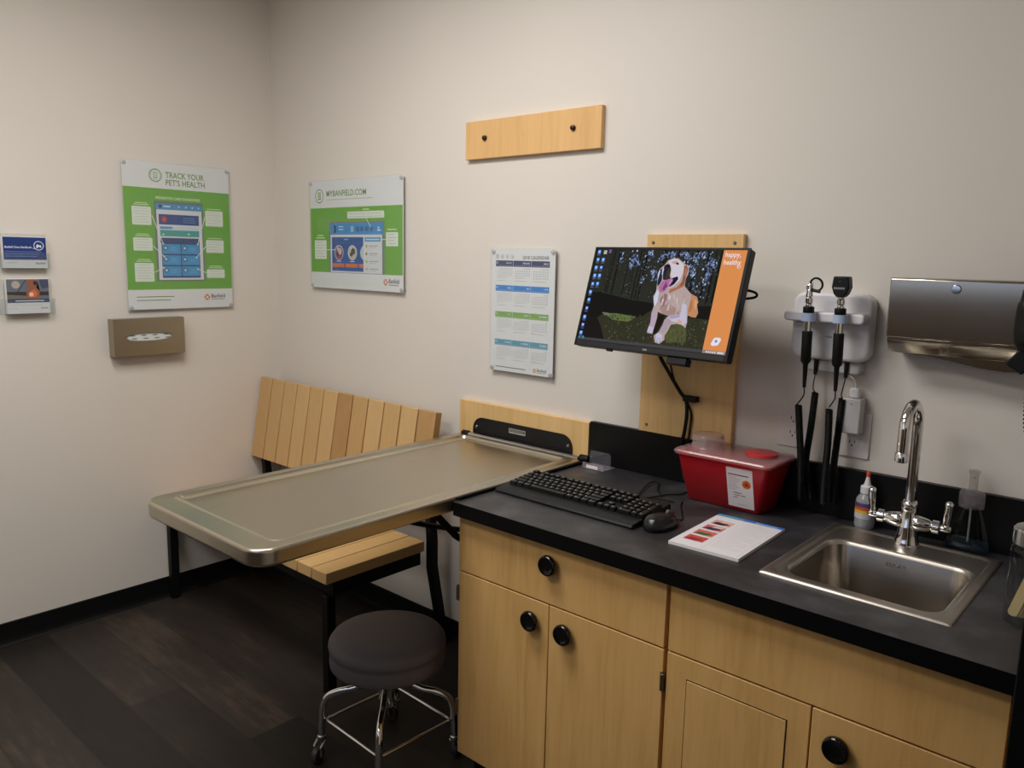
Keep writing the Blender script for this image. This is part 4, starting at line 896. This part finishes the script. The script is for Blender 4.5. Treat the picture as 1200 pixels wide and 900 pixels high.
for k in range(19): p.rect(88, 236 - k * 11, 88 + (68 if k % 4 else 44), 238 - k * 11, (196, 192, 202), 1)
p.obj('printed_page', t)

# ------------------------------------------------------------------ small clear card stand
t = thing('card_stand', 'small clear acrylic card stand by the backsplash left of the red container', 'card stand', (1.92, -.06, H))
b = NB(); box(b, 1.878, 1.962, -.092, -.026, H + .0002, H + .0022); obj('foot', b, M_CLEARH, t, bevel=.0008)
b = NB(); prism(b, rrect(1.879, 1.961, H + .0024, H + .050, .012, 5, (0, 0, 1, 1)), -.0520, -.0495, 'y'); obj('back_panel', b, clearmat('edge_acrylic', (246, 248, 252), .05, .05), t, bevel=.0008)
b = NB(); prism(b, rrect(1.879, 1.961, H + .0024, H + .018, .004, 4), -.0900, -.0880, 'y'); obj('front_lip', b, M_CLEARH, t, bevel=.0006)
b = NB(); box(b, 1.896, 1.940, -.0912, -.0903, H + .002, H + .012); obj('white_strip', b, M_PAPER, t)

# ------------------------------------------------------------------ glue style squeeze bottle
gx, gy = 2.731, -.0455
t = thing('squeeze_bottle', 'small clear squeeze bottle with orange tip behind the faucet', 'bottle', (gx, gy, H))
b = NB(); lathe(b, [(0, 0), (.021, 0), (.0235, .003), (.024, .010), (.024, .066), (.0225, .075), (.017, .083), (.0125, .087), (.0125, .090)], (gx, gy, H + .0003), n=32); obj('body', b, M_FROST, t, smooth=True, angle=50)
b = NB(); lathe(b, [(.0135, .0875), (.0155, .089), (.0155, .105), (.0135, .107), (.009, .109), (.0065, .118), (.0035, .133), (0, .134)], (gx, gy, H), n=28); obj('nozzle', b, M_WHITEPL, t, smooth=True, angle=40)
b = NB(); lathe(b, [(.0045, .131), (.0048, .134), (.0045, .141), (.003, .144), (0, .1445)], (gx, gy, H), n=16); obj('tip_cap', b, M_ORANGE, t, smooth=True)
def wrap(bm, c, r, a0, a1, z0, z1, mi=0, n=14):
    prev = None
    for i in range(n + 1):
        a = a0 + (a1 - a0) * i / n; q = [bm.verts.new((c[0] + r * math.cos(a), c[1] + r * math.sin(a), z)) for z in (z0, z1)]
        if prev: bm.faces.new([prev[0], q[0], q[1], prev[1]]).material_index = mi
        prev = q
b = NB(); A0, A1 = math.radians(190), math.radians(320)
for k, (za, zb) in enumerate(((.026, .040), (.040, .048), (.048, .056), (.056, .066))): wrap(b, (gx, gy), .0246, A0, A1, H + za, H + zb, k)
obj('bottle_label', b, [mat('lbl_white', (210, 208, 212), .4), mat('lbl_yellow', (236, 190, 60), .4), mat('lbl_orange', (214, 92, 48), .4), mat('lbl_violet', (84, 72, 130), .4)], t)

# ------------------------------------------------------------------ clear pump bottle
sx, sy = 2.962, -.0435
t = thing('pump_bottle', 'clear flat pump bottle with frosted collar right of the faucet', 'bottle', (sx, sy, H))
b = NB(); lathe(b, [(0, 0), (.046, 0), (.050, .004), (.050, .012), (.043, .040), (.034, .070), (.026, .092), (.021, .104), (.021, .110)], (sx, sy, H + .0003), n=36, ry=.46, u=(1, 0, 0)); obj('flask', b, M_GLASS, t, smooth=True, angle=60)
b = NB(); lathe(b, [(0, 0), (.044, .0), (.046, .004), (.046, .012), (.043, .022), (0, .022)], (sx, sy, H + .0032), n=32, ry=.42, u=(1, 0, 0)); obj('liquid', b, M_BLUEW, t, smooth=True)
b = NB(); lathe(b, [(.020, .100), (.0265, .104), (.0275, .116), (.0275, .134), (.024, .142), (.014, .145), (0, .145)], (sx, sy, H), n=30, ry=.8, u=(1, 0, 0)); obj('collar', b, M_CLEARH, t, smooth=True, angle=50)
b = NB(); lathe(b, [(.0095, .1455), (.0095, .182), (.012, .186), (.012, .192), (0, .193)], (sx, sy, H), n=22); tube(b, [(sx, sy, H + .187), (sx + .004, sy - .022, H + .187), (sx + .006, sy - .034, H + .182)], .0045, 10)
obj('pump_head', b, clearmat('pump_clear', (236, 236, 234), .12, .16, (228, 226, 224)), t, smooth=True)
b = NB(); cyl(b, (sx, sy, H + .02), (sx, sy, H + .10), .0022, n=8); obj('dip_tube', b, M_FROST, t, smooth=True)

# ------------------------------------------------------------------ jar of tongue depressors
jx, jy, jr = 3.146, -.400, .0445
t = thing('glass_jar', 'tall glass jar with steel lid at the right end of the countertop', 'jar', (jx, jy, H))
b = NB(); lathe(b, [(0, .0003), (jr - .008, .0003), (jr - .002, .003), (jr, .009), (jr, .140), (jr - .002, .148), (jr - .006, .151), (jr - .006, .1535)], (jx, jy, H), n=40); obj('glass', b, M_GLASS, t, smooth=True, angle=60)
b = NB(); lathe(b, [(jr - .004, .1537), (jr - .001, .1545), (jr - .001, .1805), (jr - .004, .184), (.010, .1865), (.007, .190), (.007, .197), (.011, .201), (.0125, .206), (.010, .211), (0, .213)], (jx, jy, H), n=40); obj('lid', b, M_CHROMED, t, smooth=True, angle=40)
rnd = random.Random(3); kme = None
for k in range(14):
    if kme is None:
        b = NB(); prof = rrect(-.0085, .0085, -.070, .070, .0084, 6); prism(b, prof, -.0008, .0008, 'y'); bmesh.ops.recalc_face_normals(b, faces=b.faces)
        kme = bpy.data.meshes.new('tongue_depressor'); b.to_mesh(kme); b.free(); kme.materials.append(M_STICK)
    o = bpy.data.objects.new('tongue_depressor', kme); COL.objects.link(o)
    if k < 6:
        o.location = (jx - .010 + .0022 * k, jy - .016 + .0026 * k, H + .081); o.rotation_euler = (0, .27 - .05 * k, 0)
    else:
        kk = k - 6; o.location = (jx + .004 + .005 * (kk % 3), jy + .0005 + .0026 * kk, H + .080); o.rotation_euler = (0, rnd.uniform(-.12, .10), 0)
    tag(o, 'flat birch tongue depressor standing upright inside the glass jar', 'tongue depressor', 'tongue depressors in the glass jar')

# ------------------------------------------------------------------ diagnostic station
t = thing('diagnostic_charger', 'white wall charger holding the two black-handled diagnostic instruments', 'wall charger', (2.60, 0, 1.27))
b = NB(); prism(b, rrect(2.508, 2.705, 1.268, 1.440, .030, 6), -.048, -.0005, 'y'); obj('housing', b, M_WHITEPL, t, bevel=.010, seg=4)
b = NB(); prism(b, rrect(2.500, 2.700, 1.366, 1.392, .010, 5), -.086, -.040, 'y'); obj('shelf', b, M_WHITEPL, t, bevel=.005, seg=3)
b = NB(); prism(b, rrect(2.55, 2.684, 1.236, 1.268, .010, 5), -.034, -.0005, 'y'); obj('lower_housing', b, M_GREYPL, t, bevel=.005, seg=3)
for x in (2.571, 2.649):
    b = NB(); N = 18; lathe(b, [(.0175, 0), (.0175, .020), (.0115, .020), (.0115, 0), (.0175, 0)], (x, -.100, 1.369), n=28); obj('cradle', b, mat('cradle_blue', (176, 192, 222), .3), t, smooth=True, angle=40)
p = Print((2.597, -.0485, 1.325), (1, 0, 0), (0, 0, 1), (0, -1, 0), lift=.0006); p.text('Welch Allyn', 0, 0, 34, 6, (90, 92, 120), 1); p.obj('printed_mark', t)
b = NB(); lathe(b, [(0, .0015), (.003, .001), (.0035, 0)], (2.622, -.0485, 1.305), (0, -1, 0), 12); obj('indicator_light', b, emit('green_led', (90, 255, 120), 2.0), t)
# otoscope
def instrument(x, dx, label, cat_label, head):
    t = thing(cat_label, label, 'diagnostic instrument', (x, -.1, 1.2))
    def z(v): return v
    d = Vector((.004, 0, -.2)).normalized(); top = Vector((x, -.102, 1.40))
    def P(zz): return top + d * ((1.40 - zz) / -d.z)
    b = NB(); cyl(b, P(1.391), P(1.344), .0095, .0095, 20); obj('metal_neck', b, M_CHROME, t, smooth=True)
    b = NB(); lathe(b, [(0, 0), (.0125, 0), (.0135, .002), (.0135, .014), (.0125, .016), (0, .016)], P(1.405), d, 24); obj('collar', b, M_RUBBER, t, smooth=True, angle=40)
    b = NB(); pr = [(0, 0), (.0118, 0), (.0125, .002), (.0125, .075), (.0105, .079), (.0065, .084), (.0048, .128), (.004, .143), (0, .143)]; lathe(b, pr, P(1.344), d, 20); obj('handle', b, M_RUBBER, t, smooth=True, angle=40)
    b = NB(); lathe(b, [(.0085, 0), (.0085, .004), (.0068, .006), (.0092, .009), (.0092, .020), (.0075, .022), (.0092, .025), (.0085, .031), (0, .031)], P(1.4055), -d, 20); obj('chrome_ring', b, M_CHROME, t, smooth=True, angle=30)
    head(t, P); return t, P
def oto_head(t, P):
    c = P(1.436); b = NB(); lathe(b, [(.0085, 0), (.0065, .012), (.0075, .022), (.005, .028), (0, .029)], c, (.05, 0, 1), 18); obj('head', b, M_CHROME, t, smooth=True)
    b = NB(); q = [Vector((2.586 + .0150 * math.cos(a), -.105 - .004 * math.sin(a), 1.4605 + .0155 * math.sin(a))) for a in [2 * PI * i / 28 for i in range(28)]]; tube(b, q, .0026, 10, closed=True); obj('lens_ring', b, M_RUBBER, t, smooth=True)
    b = NB(); q = [Vector((2.5695 + .0062 * math.cos(a), -.108, 1.4520 + .0062 * math.sin(a))) for a in [2 * PI * i / 20 for i in range(20)]]; tube(b, q, .0014, 8, closed=True); obj('small_ring', b, M_CHROMED, t, smooth=True)
    b = NB(); tube(b, [(2.572, -.104, 1.446), (2.584, -.104, 1.445), (2.596, -.104, 1.443)], .0042, 10); obj('lens_mount', b, M_BLKPL, t, smooth=True)
    b = NB(); lathe(b, [(0, .0005), (.014, .0005), (.014, -.0005), (0, -.0005)], (2.586, -.105, 1.4605), (0, 1, .0), 24); obj('lens', b, M_CLEAR, t)
def oph_head(t, P):
    b = NB(); pts = [(2.6305, 1.482), (2.666, 1.482), (2.6695, 1.456), (2.664, 1.440), (2.657, 1.432), (2.640, 1.432), (2.633, 1.440), (2.6275, 1.456)]; prism(b, pts, -.118, -.090, 'y'); obj('head', b, M_BLKPL, t, bevel=.003)
    p = Print((2.634, -.1186, 1.451), (1, 0, 0), (0, 0, 1), (0, -1, 0), lift=.0002)
    for k in range(6): p.rect(k * 4.4, 0, k * 4.4 + 3, 5, (150, 148, 150), 0)
    p.obj('dial_mark', t)
    b = NB(); lathe(b, [(0, .001), (.003, .001), (.0035, 0)], (2.648, -.118, 1.470), (0, -1, 0), 12); obj('aperture', b, M_DARK, t)
def cord(t, x0, P, front, rear, bootx):
    """thin lead from the handle, coil down, hidden loop, coil up, lead to the housing"""
    e = P(1.202)
    pts = [e, e + Vector((.001, 0, -.018))] + [Vector(q) for q in front[0]]
    b = NB(); tube(b, spline(pts, 6), .0017, 8)
    tube(b, helix(front[1], .0072, 0, 64), .0023, 5); tube(b, spline([front[1][-1], (front[1][-1][0] + .003, -.07, .884), (rear[1][-1][0], -.052, .884), rear[1][-1]], 6), .002, 8)
    tube(b, helix(rear[1], .0072, 0, 64), .0023, 5)
    tube(b, spline([rear[1][0]] + [Vector(q) for q in rear[0]] + [(bootx, -.036, 1.232)], 6), .0016, 8)
    cyl(b, (bootx, -.036, 1.280), (bootx, -.038, 1.228), .0068, .0045, 14)
    obj('coiled_cord', b, M_RUBBER, t, smooth=True)
t1, P1 = instrument(2.570, 0, 'black-handled otoscope with round lens ring, left one on the white charger', 'otoscope', oto_head)
cord(t1, 2.57, P1, ([(2.571, -.105, 1.172), (2.560, -.098, 1.158), (2.553, -.09, 1.152)], [(2.555, -.082, 1.150), (2.561, -.080, 1.094), (2.569, -.078, 1.020), (2.572, -.075, .96), (2.573, -.072, .90)]),
     ([(2.576, -.045, 1.190), (2.574, -.042, 1.205)], [(2.582, -.045, 1.182), (2.578, -.046, 1.091), (2.572, -.047, .99), (2.586, -.047, .93), (2.592, -.047, .90)]), 2.575)
t2, P2 = instrument(2.648, 0, 'black-headed ophthalmoscope, right one on the white charger', 'ophthalmoscope', oph_head)
cord(t2, 2.65, P2, ([(2.650, -.105, 1.175), (2.638, -.095, 1.158)], [(2.634, -.082, 1.150), (2.637, -.080, 1.062), (2.635, -.078, .972), (2.634, -.074, .93), (2.634, -.072, .90)]),
     ([(2.648, -.045, 1.185), (2.650, -.042, 1.205)], [(2.651, -.045, 1.175), (2.648, -.046, 1.080), (2.645, -.047, 1.0), (2.650, -.047, .94), (2.652, -.047, .90)]), 2.652)

# ------------------------------------------------------------------ outlets and adapter
def outlet(x0, x1, z0, z1, label):
    t = thing('wall_outlet', label, 'wall outlet', ((x0 + x1) / 2, 0, z0)); xc = (x0 + x1) / 2
    b = NB(); prism(b, rrect(x0, x1, z0, z1, .004, 3), -.0058, -.0004, 'y'); obj('cover_plate', b, M_OUTLET, t, bevel=.0018)
    for s in (-1, 1):
        zc = (z0 + z1) / 2 + s * .0195
        b = NB(); prism(b, rrect(xc - .0165, xc + .0165, zc - .0138, zc + .0138, .008, 5), -.0078, -.0058, 'y'); k = obj('socket', b, M_OUTLET, t, bevel=.0005)
        b = NB(); box(b, xc - .0075, xc - .0055, -.0083, -.0079, zc - .002, zc + .0065); box(b, xc + .0055, xc + .0073, -.0083, -.0079, zc - .001, zc + .0055); cyl(b, (xc, -.0083, zc - .0075), (xc, -.0079, zc - .0075), .0024, n=12); obj('slot', b, M_DARK, k)
outlet(2.4715, 2.560, 1.020, 1.138, 'white duplex outlet behind the coiled cords, left of the power adapter')
outlet(2.630, 2.714, 1.020, 1.138, 'white duplex outlet partly covered by the power adapter')
t = thing('power_adapter', 'light grey power adapter plugged into the right wall outlet', 'power adapter', (2.673, -.02, 1.088))
b = NB(); box(b, 2.651, 2.697, -.0440, -.0086, 1.088, 1.178); obj('body', b, M_GREYPL, t, bevel=.003)
b = NB(); box(b, 2.664, 2.686, -.034, -.014, 1.1785, 1.203); obj('plug_boot', b, M_WHITEPL, t, bevel=.003)
b = NB(); tube(b, spline([(2.675, -.024, 1.203), (2.674, -.026, 1.215), (2.668, -.03, 1.228), (2.655, -.03, 1.234), (2.640, -.025, 1.238)], 6), .0014, 8); obj('lead', b, M_WHITEPL, t, smooth=True)
b = NB(); cyl(b, (2.674, -.0442, 1.164), (2.674, -.0448, 1.164), .0016, n=10); obj('status_light', b, M_DARK, t)

# ------------------------------------------------------------------ towel dispenser
t = thing('towel_dispenser', 'stainless steel folded paper towel dispenser on the wall above the sink', 'towel dispenser', (2.90, 0, 1.30))
b = NB(); prism(b, [(-.0005, 1.4830), (-.098, 1.4830), (-.1015, 1.4795), (-.1015, 1.470), (-.1015, 1.345), (-.0005, 1.345)], 2.757, 3.042, 'x'); obj('front_cover', b, M_DISP, t, bevel=.0025, seg=3)
b = NB(); prism(b, [(-.0005, 1.3445), (-.0985, 1.3445), (-.0985, 1.338), (-.088, 1.326), (-.080, 1.308), (-.072, 1.308), (-.0005, 1.318)], 2.759, 3.040, 'x'); obj('lower_lip', b, M_DISP, t, bevel=.001)
b = NB(); prism(b, [(2.764, 1.311), (2.80, 1.307), (2.85, 1.304), (2.90, 1.296), (2.95, 1.288), (3.00, 1.284), (3.036, 1.286), (3.036, 1.316), (2.764, 1.318)], -.0725, -.0705, 'y'); obj('serrated_edge', b, M_DISP, t)
b = NB(); box(b, 2.775, 2.787, -.074, -.0730, 1.3125, 1.3165); obj('tear_notch', b, M_DARK, t)
b = NB(); lathe(b, [(0, .005), (.0085, .0045), (.010, .002), (.0103, 0)], (2.897, -.1016, 1.461), (0, -1, 0), 24); k = obj('lock', b, M_CHROMED, t, smooth=True)

# ------------------------------------------------------------------ black handset at the right edge
t = thing('wall_handset', 'black handset with coiled cord hanging at the right edge over the towel dispenser', 'handset', (3.09, 0, 1.3))
b = NB(); box(b, 3.055, 3.135, -.115, -.0005, 1.37, 1.53); obj('wall_cradle', b, M_BLKPL, t, bevel=.008, seg=3)
b = NB(); path = [(3.070, -.20, 1.500), (3.060, -.20, 1.465), (3.056, -.20, 1.43), (3.055, -.20, 1.395), (3.059, -.20, 1.362), (3.066, -.20, 1.345)]
tube(b, spline(path, 5), [.008] + [.016] * 3 + [.020] * 5 + [.0235] * 7 + [.0245] * 5 + [.022] * 3 + [.014, .008], 20); obj('grip', b, M_BLKPL, t, smooth=True, angle=60)
b = NB(); Mx = Matrix.Translation((3.060, -.20, 1.337)) @ Matrix.Rotation(math.radians(33), 4, 'Y'); prism(b, [(-.015, .03), (.015, .03), (.019, -.036), (-.019, -.036)], -.016, .016, 'y', M=Mx); obj('nozzle', b, M_BLKPL, t, bevel=.003)
b = NB(); tube(b, spline([(3.072, -.165, 1.44), (3.085, -.135, 1.43), (3.09, -.112, 1.43)], 5), .012, 12); obj('hook', b, M_BLKPL, t, smooth=True)
b = NB(); tube(b, spline([(3.062, -.20, 1.318), (3.070, -.20, 1.300), (3.072, -.20, 1.292)], 5), .003, 8); tube(b, helix([(3.072, -.20, 1.292), (3.073, -.20, 1.245), (3.079, -.195, 1.18), (3.098, -.16, 1.14), (3.112, -.11, 1.20), (3.112, -.07, 1.30), (3.11, -.06, 1.369)], .0075, 0, 52), .0026, 5); obj('coiled_cord', b, M_RUBBER, t, smooth=True)

# ------------------------------------------------------------------ stool
CXs, CYs = 1.612, -.665
t = thing('stool', 'round grey vinyl stool on a chrome wheeled base in front of the bench', 'stool', (CXs, CYs, 0))
b = NB(); lathe(b, [(0, .4180), (.06, .4178), (.11, .4165), (.145, .412), (.163, .404), (.1715, .392), (.1730, .382), (.1710, .372), (.1675, .3665), (.1695, .360), (.1700, .335), (.1690, .325), (.165, .321), (0, .321)], (CXs, CYs, 0), n=64); obj('seat', b, M_VINYL, t, smooth=True, angle=60)
b = NB(); cyl(b, (CXs, CYs, .215), (CXs, CYs, .3205), .013, n=20); cyl(b, (CXs, CYs, .195), (CXs, CYs, .262), .028, n=24); cyl(b, (CXs, CYs, .312), (CXs, CYs, .3205), .07, n=24); obj('post', b, M_CHROME, t, smooth=True)
LR = .196; ang0 = math.radians(43)
corner = []
for k in range(4):
    a = ang0 + k * PI / 2; d = Vector((math.cos(a), math.sin(a), 0)); c = Vector((CXs, CYs, 0))
    path = [c + d * .020 + Vector((0, 0, .250)), c + d * .055 + Vector((0, 0, .252)), c + d * .10 + Vector((0, 0, .232)), c + d * .145 + Vector((0, 0, .222)), c + d * .178 + Vector((0, 0, .205)), c + d * .192 + Vector((0, 0, .178)), c + d * (LR + .001) + Vector((0, 0, .14)), c + d * (LR + .004) + Vector((0, 0, .082))]
    b = NB(); tube(b, spline(path, 6), .0105, 14); lg = obj('leg', b, M_CHROME, t, smooth=True, angle=60)
    corner.append(c + d * (LR - .0085) + Vector((0, 0, .130)))
    foot = c + d * (LR + .004); sa = a + math.radians(65 if k != 3 else 10); sd = Vector((math.cos(sa), math.sin(sa), 0)); wc = foot + sd * .020
    b = NB(); cyl(b, foot + Vector((0, 0, .048)), foot + Vector((0, 0, .082)), .0075, n=12); lathe(b, [(.0105, 0), (.0135, .003), (.0135, .012), (.0105, .016), (.0105, 0)], foot + Vector((0, 0, .066)), n=16)
    sn = Vector((-sd.y, sd.x, 0))
    for s in (-1, 1):
        q = [foot + sn * s * .0125 + Vector((0, 0, .064)), wc + sn * s * .0125 + Vector((0, 0, .050)), wc + sn * s * .0125 + Vector((0, 0, .022))]; tube(b, q, .0042, 8)
    fork = obj('caster', b, M_CHROMED, lg, smooth=True)
    b = NB(); lathe(b, [(.008, -.0095), (.022, -.0095), (.0248, -.007), (.0255, 0), (.0248, .007), (.022, .0095), (.008, .0095), (.008, -.0095)], wc + Vector((0, 0, .0256)), sn, 28)
    cyl(b, wc + Vector((0, 0, .0256)) - sn * .0125, wc + Vector((0, 0, .0256)) + sn * .0125, .0075, n=14); obj('wheel', b, mat('caster_rubber', (44, 42, 42), .45), lg, smooth=True, angle=40)
b = NB()
pts = []
for k in range(4):
    A, B = corner[k - 1], corner[k]; C = corner[(k + 1) % 4]
    for tt in (.10, .05, .0): pts.append(B.lerp(A, tt) if tt else B.lerp((A + C) / 2, .02))
    pts.append(B.lerp(C, .05)); pts.append(B.lerp(C, .10))
tube(b, pts, .0048, 10, closed=True); obj('foot_ring', b, M_CHROME, t, smooth=True, angle=80)

# ------------------------------------------------------------------ camera
cam = bpy.data.cameras.new('camera'); co = bpy.data.objects.new('camera', cam); COL.objects.link(co)
cam.sensor_width = 36; cam.lens = 36 * 937.5 / 1200; cam.clip_start = .05
yaw, pitch, roll = .7248, .1567, .0202
f = Vector((-math.sin(yaw) * math.cos(pitch), math.cos(yaw) * math.cos(pitch), -math.sin(pitch))); r = Vector((math.cos(yaw), math.sin(yaw), 0)); u = r.cross(f)
r2 = r * math.cos(roll) + u * math.sin(roll); u2 = -r * math.sin(roll) + u * math.cos(roll)
co.matrix_world = Matrix(((r2.x, u2.x, -f.x, 3.3484), (r2.y, u2.y, -f.y, -2.0937), (r2.z, u2.z, -f.z, 1.511), (0, 0, 0, 1)))
S.camera = co
w = bpy.data.worlds.new('world'); S.world = w; w.use_nodes = True; w.node_tree.nodes['Background'].inputs[0].default_value = (.02, .02, .02, 1); w.node_tree.nodes['Background'].inputs[1].default_value = 1
S.view_settings.view_transform = 'Standard'; S.view_settings.look = 'None'; S.view_settings.gamma = 1; S.view_settings.exposure = 0; S.view_settings.use_curve_mapping = False
cy = S.cycles; cy.use_denoising = True; cy.max_bounces = 8; cy.diffuse_bounces = 5; cy.glossy_bounces = 5; cy.transparent_max_bounces = 16; cy.caustics_reflective = False; cy.caustics_refractive = False; cy.sample_clamp_indirect = 4
